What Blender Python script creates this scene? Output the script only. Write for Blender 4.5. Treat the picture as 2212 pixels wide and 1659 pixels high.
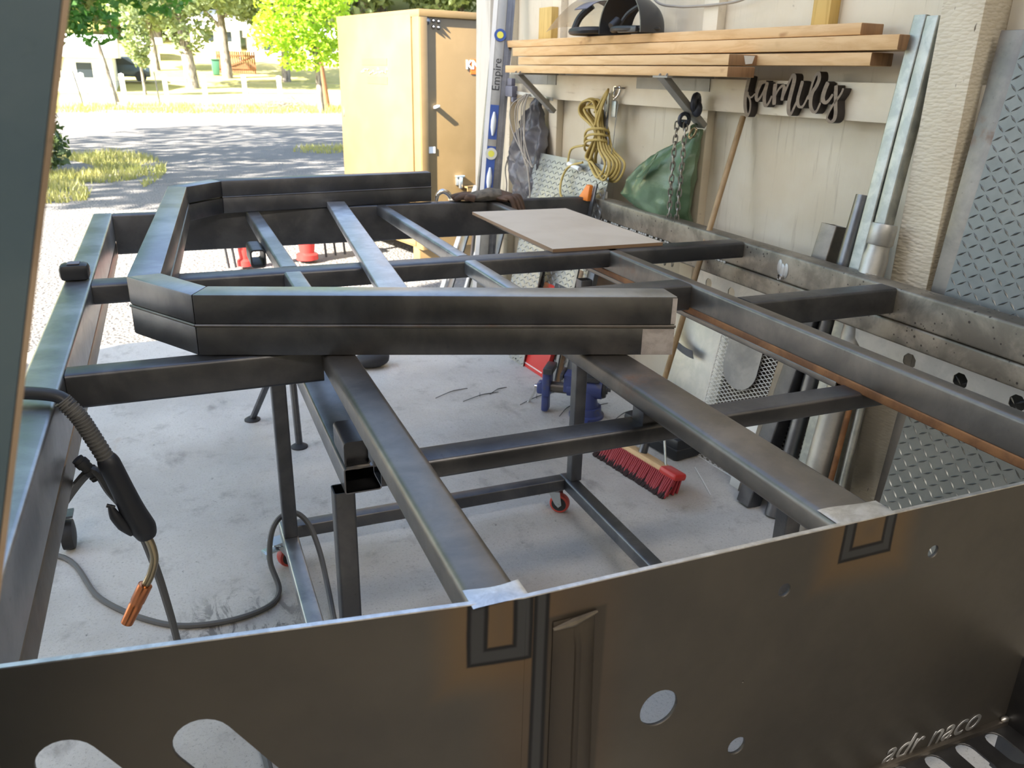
import bpy, bmesh, math, random
from mathutils import Vector, Matrix, noise
random.seed(7)
for o in list(bpy.data.objects): bpy.data.objects.remove(o)
sc = bpy.context.scene
C = sc.collection
V = Vector
R = math.radians

# ------------------------------------------------------------------ camera
YAW, PITCH, ROLL, FPX = R(22.58756), R(20.84107), R(-1.30076), 1759.78
CAM = V((0, 0, 1.6))
cy, sy, cp, sp = math.cos(YAW), math.sin(YAW), math.cos(PITCH), math.sin(PITCH)
fwd = V((sy*cp, cy*cp, -sp)); rgt = V((cy, -sy, 0)); dwn = fwd.cross(rgt)
cr, sr = math.cos(ROLL), math.sin(ROLL)
rr = rgt*cr + dwn*sr; dd = dwn*cr - rgt*sr
cam_d = bpy.data.cameras.new('camera'); cam = bpy.data.objects.new('camera', cam_d); C.objects.link(cam)
cam.matrix_world = Matrix(((rr.x, -dd.x, -fwd.x, CAM.x), (rr.y, -dd.y, -fwd.y, CAM.y), (rr.z, -dd.z, -fwd.z, CAM.z), (0, 0, 0, 1)))
cam_d.sensor_width = 36; cam_d.sensor_fit = 'HORIZONTAL'; cam_d.lens = 36*FPX/2212
cam_d.clip_start = 0.02; cam_d.clip_end = 600
cam_d.dof.use_dof = True; cam_d.dof.focus_distance = 1.75; cam_d.dof.aperture_fstop = 9.0
sc.camera = cam

# ------------------------------------------------------------------ light
SUN = V((-0.91, -0.41, 0)).normalized()*math.cos(R(35)) + V((0, 0, math.sin(R(35))))
w = bpy.data.worlds.new('world'); sc.world = w; w.use_nodes = True
nt = w.node_tree; bg = nt.nodes['Background']
sky = nt.nodes.new('ShaderNodeTexSky'); sky.sky_type = 'NISHITA'; sky.sun_disc = False
sky.sun_elevation = R(35); sky.sun_rotation = math.atan2(SUN.x, SUN.y); sky.altitude = 300; sky.dust_density = 2.0
hs = nt.nodes.new('ShaderNodeHueSaturation'); hs.inputs['Saturation'].default_value = .88     # hazy, paler summer sky
nt.links.new(sky.outputs[0], hs.inputs['Color']); nt.links.new(hs.outputs[0], bg.inputs[0]); bg.inputs[1].default_value = 0.31
sun_d = bpy.data.lights.new('sun', 'SUN'); sun = bpy.data.objects.new('sun', sun_d); C.objects.link(sun)
sun_d.energy = 18; sun_d.angle = R(0.55); sun_d.color = (1.0, 0.93, 0.82)
sun.rotation_euler = (-SUN).to_track_quat('-Z', 'Y').to_euler(); sun.location = (0, 0, 30)
FILL_LAMPS = [(-1.6, -1.1), (1.2, -1.1)]      # added fill lamps, unseen behind the camera; tube fixtures built below
for lx, ly in FILL_LAMPS:
    ld = bpy.data.lights.new('fill_lamp_light', 'AREA'); lo = bpy.data.objects.new('fill_lamp_light', ld); C.objects.link(lo)
    ld.shape = 'RECTANGLE'; ld.size = 1.3; ld.size_y = .22; ld.energy = 34; ld.color = (1.0, .91, .80); lo.location = (lx, ly, 3.40)
sc.view_settings.view_transform = 'Standard'; sc.view_settings.look = 'None'
sc.view_settings.exposure = 1.0; sc.view_settings.gamma = 1.0; sc.view_settings.use_curve_mapping = False

# ------------------------------------------------------------------ material helpers
class X:
    """arithmetic on shader sockets"""
    def __init__(s, nt, k): s.nt, s.k = nt, k
    def _op(s, op, *a, clamp=False):
        n = s.nt.nodes.new('ShaderNodeMath'); n.operation = op; n.use_clamp = clamp
        for i, q in enumerate((s,)+a):
            if isinstance(q, X): s.nt.links.new(q.k, n.inputs[i])
            else: n.inputs[i].default_value = q
        return X(s.nt, n.outputs[0])
    def __add__(s, o): return s._op('ADD', o)
    __radd__ = __add__
    def __sub__(s, o): return s._op('SUBTRACT', o)
    def __mul__(s, o): return s._op('MULTIPLY', o)
    __rmul__ = __mul__
    def __truediv__(s, o): return s._op('DIVIDE', o)
    def abs(s): return s._op('ABSOLUTE')
    def max(s, o): return s._op('MAXIMUM', o)
    def min(s, o): return s._op('MINIMUM', o)
    def sin(s): return s._op('SINE')
    def frac(s): return s._op('FRACT')
    def step(s, a, b):
        n = s.nt.nodes.new('ShaderNodeMapRange'); n.interpolation_type = 'SMOOTHSTEP'
        s.nt.links.new(s.k, n.inputs[0]); n.inputs[1].default_value = a; n.inputs[2].default_value = b
        return X(s.nt, n.outputs[0])

class Mat:
    def __init__(s, name, base=(.5, .5, .5), rough=.5, metal=0.0, spec=.5, trans=0.0, emit=None):
        s.m = bpy.data.materials.new(name); s.m.use_nodes = True; s.nt = s.m.node_tree
        s.b = s.nt.nodes['Principled BSDF']
        s.b.inputs['Base Color'].default_value = (*base, 1); s.b.inputs['Roughness'].default_value = rough
        s.b.inputs['Metallic'].default_value = metal; s.b.inputs['Specular IOR Level'].default_value = spec
        s.b.inputs['Transmission Weight'].default_value = trans
        s.m.diffuse_color = (*base, 1)
        s.tc = s.nt.nodes.new('ShaderNodeTexCoord'); s._geo = None
    def co(s, scale=(1, 1, 1), rot=(0, 0, 0)):
        n = s.nt.nodes.new('ShaderNodeMapping'); s.nt.links.new(s.tc.outputs['Object'], n.inputs[0])
        n.inputs['Scale'].default_value = scale; n.inputs['Rotation'].default_value = rot
        return n.outputs[0]
    def xyz(s):
        n = s.nt.nodes.new('ShaderNodeSeparateXYZ'); s.nt.links.new(s.tc.outputs['Object'], n.inputs[0])
        return [X(s.nt, q) for q in n.outputs]
    def noise(s, sc_, detail=5, scale3=(1, 1, 1), rough=.55, dist=0.0, rot=(0, 0, 0)):
        n = s.nt.nodes.new('ShaderNodeTexNoise'); s.nt.links.new(s.co(scale3, rot), n.inputs['Vector'])
        n.inputs['Scale'].default_value = sc_; n.inputs['Detail'].default_value = detail
        n.inputs['Roughness'].default_value = rough; n.inputs['Distortion'].default_value = dist
        return X(s.nt, n.outputs[0])
    def voro(s, sc_, scale3=(1, 1, 1), feature='F1'):
        n = s.nt.nodes.new('ShaderNodeTexVoronoi'); s.nt.links.new(s.co(scale3), n.inputs['Vector']); n.feature = feature
        n.inputs['Scale'].default_value = sc_
        return X(s.nt, n.outputs[0]), n
    def mix(s, f, a, b):
        n = s.nt.nodes.new('ShaderNodeMix'); n.data_type = 'RGBA'
        if isinstance(f, X): s.nt.links.new(f.k, n.inputs[0])
        else: n.inputs[0].default_value = f
        for i, q in ((6, a), (7, b)):
            if isinstance(q, tuple): n.inputs[i].default_value = (*q, 1)
            else: s.nt.links.new(q, n.inputs[i])
        return n.outputs[2]
    def color(s, k): s.nt.links.new(k, s.b.inputs['Base Color']); return s
    def rough(s, x): s.nt.links.new(x.k, s.b.inputs['Roughness']); return s
    def metal(s, x): s.nt.links.new(x.k, s.b.inputs['Metallic']); return s
    def bump(s, x, strength=.3, dist=.01):
        n = s.nt.nodes.new('ShaderNodeBump'); n.inputs['Strength'].default_value = strength; n.inputs['Distance'].default_value = dist
        s.nt.links.new(x.k, n.inputs['Height']); s.nt.links.new(n.outputs[0], s.b.inputs['Normal']); return s

def steel(name, c1, c2, rough=.38, metal=.85, rust=None, rf=(.62, .72), sc_=5):
    m = Mat(name, c1, rough, metal)
    n1 = m.noise(sc_, 7, (1, 1, 1), .62, .4); n2 = m.noise(26, 4)
    col = m.mix(n1.step(.38, .66), c1, c2)
    if rust:
        n3 = m.noise(3.3, 8, (1, 1, 1), .7)
        f = n3.step(*rf)
        col = m.mix(f, col, rust)
        m.metal(f*(-metal) + metal)
    n4 = m.noise(70, 4, (1, 1, 1), .7)
    m.color(m.mix(n4.step(.60, .80)*.5, col, tuple(q*.6 for q in c1))); m.rough(n1*.26 + n2*.14 + n4*.10 + (rough-.20))
    m.bump(n2*.5 + n1 + n4*.4, .10, .004)
    return m.m

STEEL = steel('mill_scale_steel', (.15, .155, .17), (.25, .25, .26), .34, .95)
STEEL_T = steel('sky_pale_steel', (.26, .27, .285), (.42, .43, .44), .34, .95)  # paler tube steel, sky brightness put into the colour on hoop tops
STEEL_D = steel('dark_tube_steel', (.10, .102, .112), (.16, .16, .165), .38, .92)
STEEL_B = steel('brown_scale_steel', (.16, .145, .13), (.25, .22, .19), .38, .9, (.15, .075, .038), (.60, .74))
STEEL_R = steel('rusted_band_steel', (.17, .075, .03), (.30, .14, .055), .6, .25, sc_=9)
STEEL_P = steel('pitted_rail_steel', (.17, .15, .12), (.34, .30, .24), .44, .7, (.07, .045, .035), (.62, .68), 7)
_m = Mat.__new__(Mat); _m.m = STEEL_P; _m.nt = STEEL_P.node_tree; _m.b = _m.nt.nodes['Principled BSDF']; _m.tc = next(n for n in _m.nt.nodes if n.type == 'TEX_COORD')
_v, _ = _m.voro(46); _n = _m.noise(8, 4); _f = (_v + _n*.55).step(.44, .36); _old = _m.b.inputs['Base Color'].links[0].from_socket
_m.color(_m.mix(_f*.85, _old, (.035, .028, .024)))
STEEL_F = steel('bright_flat_steel', (.42, .44, .47), (.60, .61, .63), .36, .92, sc_=12)
BRIGHT = steel('ground_bright_steel', (.50, .49, .48), (.72, .71, .70), .30, .95, sc_=30)
GALV = steel('galvanised_steel', (.30, .32, .305), (.46, .47, .44), .40, .8, sc_=14)
ALU = steel('aluminium_sheet', (.40, .40, .385), (.52, .51, .48), .42, .75, sc_=8)
TREAD = steel('tread_plate_steel', (.165, .175, .17), (.22, .225, .215), .45, .7, sc_=4)
TREADA = steel('far_tread_aluminium', (.26, .265, .26), (.34, .335, .32), .36, .85, sc_=4)
BRKT = steel('grey_bracket_paint', (.24, .235, .22), (.30, .29, .27), .5, .3)
TREAD_D = steel('tread_lug_steel', (.23, .24, .235), (.30, .31, .30), .36, .85, sc_=4)
GROUNDM = steel('ground_pinkish_steel', (.40, .36, .35), (.55, .51, .50), .55, .35, sc_=24)
CHAINM = steel('chain_steel', (.26, .245, .22), (.40, .38, .35), .32, .9, sc_=30)
CHROME = Mat('chrome', (.75, .74, .72), .15, 1.0).m
ZINC = Mat('zinc_plate', (.62, .66, .68), .28, .9).m
BRASS = Mat('brass_neck', (.36, .30, .20), .28, .95).m
COPPER = Mat('copper_nozzle', (.62, .23, .10), .25, .95).m
SHACK = Mat('dark_shackle', (.035, .04, .055), .4, .4).m
BLACKP = Mat('black_plastic', (.018, .019, .022), .45).m
RUBBER = Mat('black_rubber', (.03, .03, .032), .65).m
GREYRUB = Mat('grey_cable_rubber', (.10, .098, .095), .6).m
TORCHP = Mat('torch_handle_plastic', (.016, .018, .024), .5).m
REDP = Mat('red_paint', (.55, .035, .03), .38).m
REDW = Mat('red_wheel', (.55, .07, .05), .45).m
WHITEP = Mat('white_paint', (.78, .78, .75), .45).m
DARKIN = Mat('dark_panel', (.03, .03, .035), .5).m
ORANGE = Mat('orange_plastic', (.80, .23, .03), .42).m
BLUEP = Mat('blue_label', (.03, .08, .30), .4).m
VIAL = Mat('vial_yellow', (.75, .72, .12), .15).m
VIALW = Mat('vial_clear', (.75, .80, .82), .12).m
GREYPL = Mat('grey_plastic', (.16, .16, .20), .5).m
BRISTLE = Mat('red_bristle', (.34, .035, .045), .65).m
BRISTLK = Mat('dark_bristle', (.035, .02, .02), .8).m
CORDY = Mat('yellow_cord', (.46, .35, .11), .55).m
CORDG = Mat('grey_cord', (.33, .30, .26), .7).m
ORANGEL = Mat('orange_logo', (.85, .16, .02), .45).m
INK = Mat('black_ink', (.03, .03, .03), .6).m
PAPER = Mat('paper_label', (.74, .74, .72), .6).m
BINGRN = Mat('green_bin_plastic', (.05, .16, .10), .5).m

m = Mat('blue_vise_paint', (.045, .062, .19), .45); n = m.noise(18, 6)
m.color(m.mix(n.step(.55, .72), (.045, .062, .19), (.085, .085, .11))).bump(n, .2, .004); VISEB = m.m
m = Mat('tan_powder_coat', (.23, .155, .07), .36); n = m.noise(3, 7); n2 = m.noise(11, 4, (1, 1, 3))
m.color(m.mix(n.step(.4, .7), (.20, .134, .058), (.23, .155, .07))); m.bump(n2, .05, .01); TAN = m.m
m = Mat('painted_plywood', (.60, .53, .40), .62)
n1 = m.noise(2.2, 6); n2 = m.noise(3.0, 8, (14, 14, .9), .65); n3 = m.noise(9, 6)
c = m.mix(n1.step(.35, .7), (.66, .61, .50), (.58, .51, .385)); c = m.mix(n2.step(.56, .78), c, (.42, .36, .27))
c = m.mix(n3.step(.70, .76), c, (.22, .19, .15)); m.color(c); m.bump(n2 + n3*.3, .25, .006); WALL = m.m
m = Mat('painted_lumber', (.62, .56, .45), .6)
n1 = m.noise(3, 6); n2 = m.noise(4, 8, (10, 1.2, 10), .6)
c = m.mix(n1.step(.35, .7), (.70, .64, .52), (.62, .54, .41)); c = m.mix(n2.step(.60, .8), c, (.42, .35, .26)); m.color(c); m.bump(n2, .25, .005); WALL2 = m.m
m = Mat('white_painted_trim', (.70, .69, .66), .55); n1 = m.noise(6, 6, (3, 3, .6))
m.color(m.mix(n1.step(.5, .8), (.54, .52, .48), (.40, .37, .32))); TRIMW = m.m
m = Mat('rough_embossed_post', (.62, .56, .44), .75)
v, vn = m.voro(60, (.75, .75, 1.9)); n1 = m.noise(5, 5); n2 = m.noise(24, 3, (1, 1.6, .35))
c = m.mix(n1.step(.3, .7), (.66, .60, .48), (.58, .515, .40)); c = m.mix(n2.step(.70, .73), c, (.12, .09, .06)); m.color(c); m.bump(v*(-1.0), .45, .006); POSTM = m.m
def wood(name, c1, c2, c3, ax, rough=.6):
    m = Mat(name, c1, rough)
    sc3 = (12, 1, 12) if ax == 'y' else (12, 12, 1)
    n1 = m.noise(2.6, 6, sc3, .6, 1.0); n2 = m.noise(1.7, 3); n3 = m.noise(7, 3, (1, .5, 1) if ax == 'y' else (1, 1, .5))
    c = m.mix(n1.step(.38, .66), c1, c2); c = m.mix(n3.step(.66, .74), c, c3); m.color(c); m.bump(n1, .15, .004)
    return m.m
PINE = wood('raw_pine', (.68, .46, .24), (.58, .36, .165), (.38, .20, .08), 'y')
PINE_END = wood('pine_end_grain', (.30, .17, .085), (.20, .11, .055), (.13, .07, .04), 'z')
PINE_Z = wood('yellow_stud', (.60, .42, .14), (.48, .32, .09), (.28, .16, .06), 'z')
BROOMW = wood('worn_handle_wood', (.36, .24, .12), (.25, .16, .075), (.16, .09, .04), 'z', .5)
SIGNW = wood('grey_walnut_sign', (.20, .155, .11), (.145, .11, .08), (.10, .075, .055), 'y')
SIGNE = Mat('burnt_sign_edge', (.030, .023, .020), .7).m
FENCEW = wood('brown_fence_wood', (.28, .12, .05), (.20, .085, .04), (.12, .05, .03), 'z', .7)
m = Mat('mdf_board', (.47, .41, .34), .6); n1 = m.noise(3.5, 6); n2 = m.noise(7, 5, (1.2, .35, 1))
c = m.mix(n1.step(.4, .7), (.60, .51, .40), (.54, .45, .345)); c = m.mix(n2.step(.66, .80), c, (.36, .31, .26)); m.color(c); MDF = m.m
MDFE = Mat('mdf_edge', (.30, .19, .11), .7).m
m = Mat('concrete', (.5, .48, .45), .6)
n1 = m.noise(1.1, 7, (1, 1, 1), .6); n2 = m.noise(7, 8, (1, 1, 1), .7); n3 = m.noise(40, 5, (1, 1, 1), .7); n4 = m.noise(2.4, 6, (1.6, .8, 1), .6)
n5 = m.noise(110, 3, (1, 1, 1), .8)
c = m.mix(n1.step(.35, .68), (.58, .56, .525), (.44, .415, .38)); c = m.mix(n5.step(.52, .70)*.55, c, (.24, .225, .20)); c = m.mix(n2.step(.52, .75), c, (.32, .30, .275))
c = m.mix(n3.step(.62, .72), c, (.18, .17, .155)); c = m.mix(n4.step(.60, .72)*.75, c, (.22, .20, .185)); c = m.mix(n4.step(.20, .36)*(-1.0) + 1.0, c, (.34, .25, .165))
fx_, fy_, fz_ = m.xyz()
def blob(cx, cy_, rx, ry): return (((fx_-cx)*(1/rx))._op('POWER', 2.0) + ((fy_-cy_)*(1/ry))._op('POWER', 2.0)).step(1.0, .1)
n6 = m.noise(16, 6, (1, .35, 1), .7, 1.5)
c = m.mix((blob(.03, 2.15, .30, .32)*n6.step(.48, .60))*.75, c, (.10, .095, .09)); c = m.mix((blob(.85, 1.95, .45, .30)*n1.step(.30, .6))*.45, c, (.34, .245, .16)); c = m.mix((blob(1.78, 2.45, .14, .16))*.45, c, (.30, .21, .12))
m.color(c); m.rough(n2*.3 + .44); m.bump(n2 + n3*.5, .5, .008); CONC = m.m
m = Mat('gravel', (.40, .39, .37), .9)
v, vn = m.voro(38); n1 = m.noise(.7, 6); n2 = m.noise(14, 6, (1, 1, 1), .7)
c = m.mix(n1.step(.35, .7), (.205, .193, .178), (.16, .152, .142)); c = m.mix(n2.step(.45, .75), c, (.15, .14, .13)); m.color(c); m.bump(v + n2, .9, .02); GRAVEL = m.m
m = Mat('dry_grass_field', (.50, .44, .16), .9)
n1 = m.noise(.25, 6); n2 = m.noise(3, 7, (1, 2.2, 1), .7)
c = m.mix(n1.step(.4, .62), (.54, .46, .17), (.40, .38, .11)); c = m.mix(n2.step(.45, .75), c, (.24, .24, .07)); m.color(c); m.bump(n2, .8, .06); FIELD = m.m
m = Mat('green_plastic_bag', (.10, .17, .10), .34); n = m.noise(14, 5); n2 = m.noise(4, 4)
m.color(m.mix(n2.step(.4, .65), (.07, .125, .065), (.14, .22, .135))).bump(n, .5, .012); m.b.inputs['Transmission Weight'].default_value = 0.0; BAGG = m.m
m = Mat('grey_plastic_sheet', (.16, .165, .18), .3); n = m.noise(12, 5); n2 = m.noise(5, 4)
m.color(m.mix(n2.step(.4, .7), (.075, .075, .085), (.15, .15, .165))).bump(n, .5, .012); BAGS = m.m
m = Mat('brown_leather', (.10, .055, .030), .7); n = m.noise(22, 5); m.color(m.mix(n.step(.4, .7), (.11, .06, .033), (.055, .032, .02))).bump(n, .4, .004); LEATHER = m.m
m = Mat('dusty_canvas', (.14, .12, .09), .9); n = m.noise(30, 5); m.color(m.mix(n.step(.4, .7), (.15, .125, .095), (.08, .07, .055))).bump(n, .4, .004); CANVAS = m.m
m = Mat('bark', (.20, .17, .14), .9); n = m.noise(6, 6, (2, 2, .5)); m.color(m.mix(n.step(.4, .65), (.26, .23, .20), (.10, .085, .07))).bump(n, .8, .03); BARK = m.m
def leaf(name, c1, c2):
    m = Mat(name, c1, .55); n = m.noise(1.3, 3); n2 = m.noise(9, 2)
    m.color(m.mix((n*.6 + n2*.4).step(.38, .62), c1, c2))
    t = m.nt.nodes.new('ShaderNodeBsdfTranslucent'); t.inputs[0].default_value = (c2[0]*1.1, c2[1]*1.1, c2[2]*.6, 1)
    mx = m.nt.nodes.new('ShaderNodeMixShader'); mx.inputs[0].default_value = .38
    m.nt.links.new(m.b.outputs[0], mx.inputs[1]); m.nt.links.new(t.outputs[0], mx.inputs[2])
    m.nt.links.new(mx.outputs[0], m.nt.nodes['Material Output'].inputs[0])
    return m.m
LEAF_M = leaf('maple_leaf', (.035, .125, .022), (.10, .25, .03))
LEAF_Y = leaf('lime_leaf', (.22, .42, .03), (.42, .58, .05))
LEAF_O = leaf('oak_leaf', (.13, .17, .08), (.25, .31, .16))
LEAF_B = leaf('shrub_leaf', (.04, .075, .03), (.09, .13, .05))
GRASSM = leaf('grass_blade', (.22, .25, .07), (.44, .40, .16))
m = Mat('clear_visor', (.9, .9, .9), .08)
tr = m.nt.nodes.new('ShaderNodeBsdfTransparent'); tr.inputs[0].default_value = (.93, .92, .88, 1); lw_ = m.nt.nodes.new('ShaderNodeLayerWeight'); lw_.inputs[0].default_value = .22
mx = m.nt.nodes.new('ShaderNodeMixShader'); m.nt.links.new(lw_.outputs[1], mx.inputs[0]); m.nt.links.new(tr.outputs[0], mx.inputs[1]); m.nt.links.new(m.b.outputs[0], mx.inputs[2]); m.nt.links.new(mx.outputs[0], m.nt.nodes['Material Output'].inputs[0]); VISOR = m.m
HELM = Mat('black_helmet', (.028, .031, .037), .33).m
HELME = Mat('grey_helmet_edge', (.10, .10, .10), .6).m
ROOFM = Mat('corrugated_roof', (.42, .41, .39), .5, .3).m
HOUSE = Mat('white_house', (.80, .78, .74), .6).m
HROOF = Mat('pale_metal_roof', (.78, .78, .78), .5).m
GLASSD = Mat('dark_window', (.03, .04, .05), .15).m
CARM = Mat('dark_car_paint', (.05, .07, .09), .25).m

# ------------------------------------------------------------------ mesh helpers
class MB:
    def __init__(s): s.v, s.f, s.mi, s.cur = [], [], [], 0
    def add(s, vs, fs):
        o = len(s.v); s.v += [V(q) for q in vs]
        for f in fs: s.f.append([o+i for i in f]); s.mi.append(s.cur)
        return s
    def hexa(s, c):
        return s.add(c, [(0, 3, 2, 1), (4, 5, 6, 7), (0, 1, 5, 4), (1, 2, 6, 5), (2, 3, 7, 6), (3, 0, 4, 7)])
    def box(s, x0, x1, y0, y1, z0, z1):
        return s.hexa([(x0, y0, z0), (x1, y0, z0), (x1, y1, z0), (x0, y1, z0), (x0, y0, z1), (x1, y0, z1), (x1, y1, z1), (x0, y1, z1)])
    def obox(s, c, a, b, d):
        c, a, b, d = V(c), V(a), V(b), V(d)
        return s.hexa([c-a-b-d, c+a-b-d, c+a+b-d, c-a+b-d, c-a-b+d, c+a-b+d, c+a+b+d, c-a+b+d])
    def prism(s, ring, ext):
        n = len(ring); ext = V(ext); ring = [V(q) for q in ring]
        return s.add(ring+[q+ext for q in ring], [list(range(n))[::-1], list(range(n, 2*n))]+[(i, (i+1) % n, n+(i+1) % n, n+i) for i in range(n)])
    def tube(s, p0, p1, w, h, up=(0, 0, 1), r=.006, t=.004, seg=3):
        """hollow rectangular tube with rounded corners"""
        p0, p1, up = V(p0), V(p1), V(up); ax = (p1-p0).normalized(); sx = ax.cross(up).normalized(); uy = sx.cross(ax)
        def prof(w, h, r):
            o = []
            for cx, cyy, a0 in ((w/2-r, h/2-r, 0), (-w/2+r, h/2-r, 90), (-w/2+r, -h/2+r, 180), (w/2-r, -h/2+r, 270)):
                for k in range(seg+1):
                    a = R(a0+90*k/seg); o.append((cx+r*math.cos(a), cyy+r*math.sin(a)))
            return o
        A = prof(w, h, r); B = prof(w-2*t, h-2*t, max(r-t, .0015)); n = len(A)
        vs = [p+sx*a+uy*b for p in (p0, p1) for a, b in A]+[p+sx*a+uy*b for p in (p0, p1) for a, b in B]
        fs = []
        for i in range(n):
            j = (i+1) % n
            fs += [(i, j, n+j, n+i), (2*n+j, 2*n+i, 3*n+i, 3*n+j), (j, i, 2*n+i, 2*n+j), (n+i, n+j, 3*n+j, 3*n+i)]
        return s.add(vs, fs)
    def frame(s, ax):
        ax = V(ax).normalized(); a = ax.orthogonal().normalized(); return ax, a, ax.cross(a)
    def cyl(s, p0, p1, r0, r1=None, n=14, caps=True):
        return s.rev(p0, V(p1)-V(p0), [(r0, 0), (r0 if r1 is None else r1, 1)], n, caps)
    def rev(s, p0, axis, prof, n=16, caps=True):
        p0, axis = V(p0), V(axis); ax, a, b = s.frame(axis); vs = []
        for r, t in prof:
            for k in range(n):
                q = 2*math.pi*k/n; vs.append(p0+axis*t+(a*math.cos(q)+b*math.sin(q))*r)
        fs = [(i*n+k, i*n+(k+1) % n, (i+1)*n+(k+1) % n, (i+1)*n+k) for i in range(len(prof)-1) for k in range(n)]
        if caps: fs += [list(range(n))[::-1], list(range((len(prof)-1)*n, len(prof)*n))]
        return s.add(vs, fs)
    def torus(s, c, axis, R_, r, n=20, k=8, sq=(1, 1)):
        ax, a, b = s.frame(axis); c = V(c); vs = []
        for i in range(n):
            q = 2*math.pi*i/n; d = a*math.cos(q)*sq[0]+b*math.sin(q)*sq[1]; dn = (a*math.cos(q)+b*math.sin(q))
            for j in range(k):
                p = 2*math.pi*j/k; vs.append(c+d*R_+dn*r*math.cos(p)+ax*r*math.sin(p))
        return s.add(vs, [(i*k+j, ((i+1) % n)*k+j, ((i+1) % n)*k+(j+1) % k, i*k+(j+1) % k) for i in range(n) for j in range(k)])
    def sweep(s, pts, r, n=8, closed=False, sub=6):
        P = smooth(pts, sub, closed); m_ = len(P)
        rs = r if isinstance(r, (list, tuple)) else [r]
        prev = None; vs = []
        for i, p in enumerate(P):
            t = (P[(i+1) % m_]-P[i-1]) if closed else (P[min(i+1, m_-1)]-P[max(i-1, 0)])
            t = t.normalized() if t.length > 1e-9 else V((0, 0, 1))
            a = t.orthogonal() if prev is None else prev-t*prev.dot(t)
            a.normalize(); prev = a; b = t.cross(a)
            q = i/(m_-1)*(len(rs)-1); k = min(int(q), len(rs)-2) if len(rs) > 1 else 0
            rad = rs[0] if len(rs) == 1 else rs[k]+(rs[k+1]-rs[k])*(q-k)
            for j in range(n):
                u = 2*math.pi*j/n; vs.append(p+(a*math.cos(u)+b*math.sin(u))*rad)
        fs = []
        for i in range(m_ if closed else m_-1):
            i2 = (i+1) % m_
            for j in range(n): fs.append((i*n+j, i*n+(j+1) % n, i2*n+(j+1) % n, i2*n+j))
        if not closed: fs += [list(range(n))[::-1], list(range((m_-1)*n, m_*n))]
        return s.add(vs, fs)
    def grid(s, fn, nu, nv, cu=False):
        vs = [fn(i/(nu if cu else nu-1), j/(nv-1)) for j in range(nv) for i in range(nu)]
        fs = [(j*nu+i, j*nu+(i+1) % nu, (j+1)*nu+(i+1) % nu, (j+1)*nu+i) for j in range(nv-1) for i in range(nu if cu else nu-1)]
        return s.add(vs, fs)
    def ball(s, c, a, b, d, nu=14, nv=9):
        c, a, b, d = V(c), V(a), V(b), V(d)
        return s.grid(lambda u, v: c+a*math.cos(2*math.pi*u)*math.sin(math.pi*(v*.996+.002))+b*math.sin(2*math.pi*u)*math.sin(math.pi*(v*.996+.002))-d*math.cos(math.pi*v), nu, nv, True)
    def build(s, name, mat, parent=None, smooth_=True, bevel=0.0, ang=38):
        off = rootloc(parent)
        me = bpy.data.meshes.new(name); me.from_pydata([q-off for q in s.v], [], s.f)
        mats = mat if isinstance(mat, (list, tuple)) else [mat]
        for q in mats: me.materials.append(q)
        if len(mats) > 1:
            for p, k in zip(me.polygons, s.mi): p.material_index = k
        if bevel:
            bm = bmesh.new(); bm.from_mesh(me); bmesh.ops.remove_doubles(bm, verts=bm.verts, dist=1e-5)
            es = [e for e in bm.edges if len(e.link_faces) == 2 and e.calc_face_angle(0) > .5]
            bmesh.ops.bevel(bm, geom=es, offset=bevel, segments=2, affect='EDGES', profile=.5); bm.to_mesh(me); bm.free()
        me.validate()
        bm = bmesh.new(); bm.from_mesh(me); bmesh.ops.recalc_face_normals(bm, faces=bm.faces); bm.to_mesh(me); bm.free()
        if smooth_:
            me.shade_smooth(); me.set_sharp_from_angle(angle=R(ang))
        o = bpy.data.objects.new(name, me); C.objects.link(o)
        if parent: o.parent = parent
        return o
def rootloc(p):
    t = V((0, 0, 0))
    while p: t += p.location; p = p.parent
    return t
def smooth(pts, sub=6, closed=False):
    P = [V(q) for q in pts]; n = len(P)
    if n < 3 or sub < 2: return P
    out = []
    for i in range(n if closed else n-1):
        if closed: a, b, c, d = P[i-1], P[i], P[(i+1) % n], P[(i+2) % n]
        else: a, b, c, d = P[max(i-1, 0)], P[i], P[i+1], P[min(i+2, n-1)]
        for k in range(sub):
            t = k/sub
            out.append(.5*((2*b)+(c-a)*t+(2*a-5*b+4*c-d)*t*t+(-a+3*b-3*c+d)*t**3))
    if not closed: out.append(P[-1])
    return out
def tag(o, label=None, cat=None, group=None, kind=None):
    if label: o['label'] = label
    if cat: o['category'] = cat
    if group: o['group'] = group
    if kind: o['kind'] = kind
    return o
def thing(name, label, cat, loc=(0, 0, 0), group=None):
    o = bpy.data.objects.new(name, None); C.objects.link(o); o.location = loc; o.empty_display_size = .05
    return tag(o, label, cat, group)
def struct(o): o['kind'] = 'structure'; return o
def copy_tree(o, loc=None, parent=None):
    c = o.copy(); C.objects.link(c)
    if parent: c.parent = parent
    if loc is not None: c.location = loc
    for ch in list(o.children): copy_tree(ch, None, c)
    return c
def sheet(name, mat, parent, outer, holes, thick, origin, ux, uy):
    """flat plate with cut-outs, built from a filled 2D curve and placed on the plane origin+ux,uy"""
    cu = bpy.data.curves.new(name, 'CURVE'); cu.dimensions = '2D'; cu.fill_mode = 'BOTH'; cu.extrude = thick/2
    for lp in [outer]+holes:
        sp_ = cu.splines.new('POLY'); sp_.points.add(len(lp)-1); sp_.use_cyclic_u = True
        for p, q in zip(sp_.points, lp): p.co = (q[0], q[1], 0, 1)
    return curve_mesh(cu, name, mat, parent, origin, ux, uy)
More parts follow.
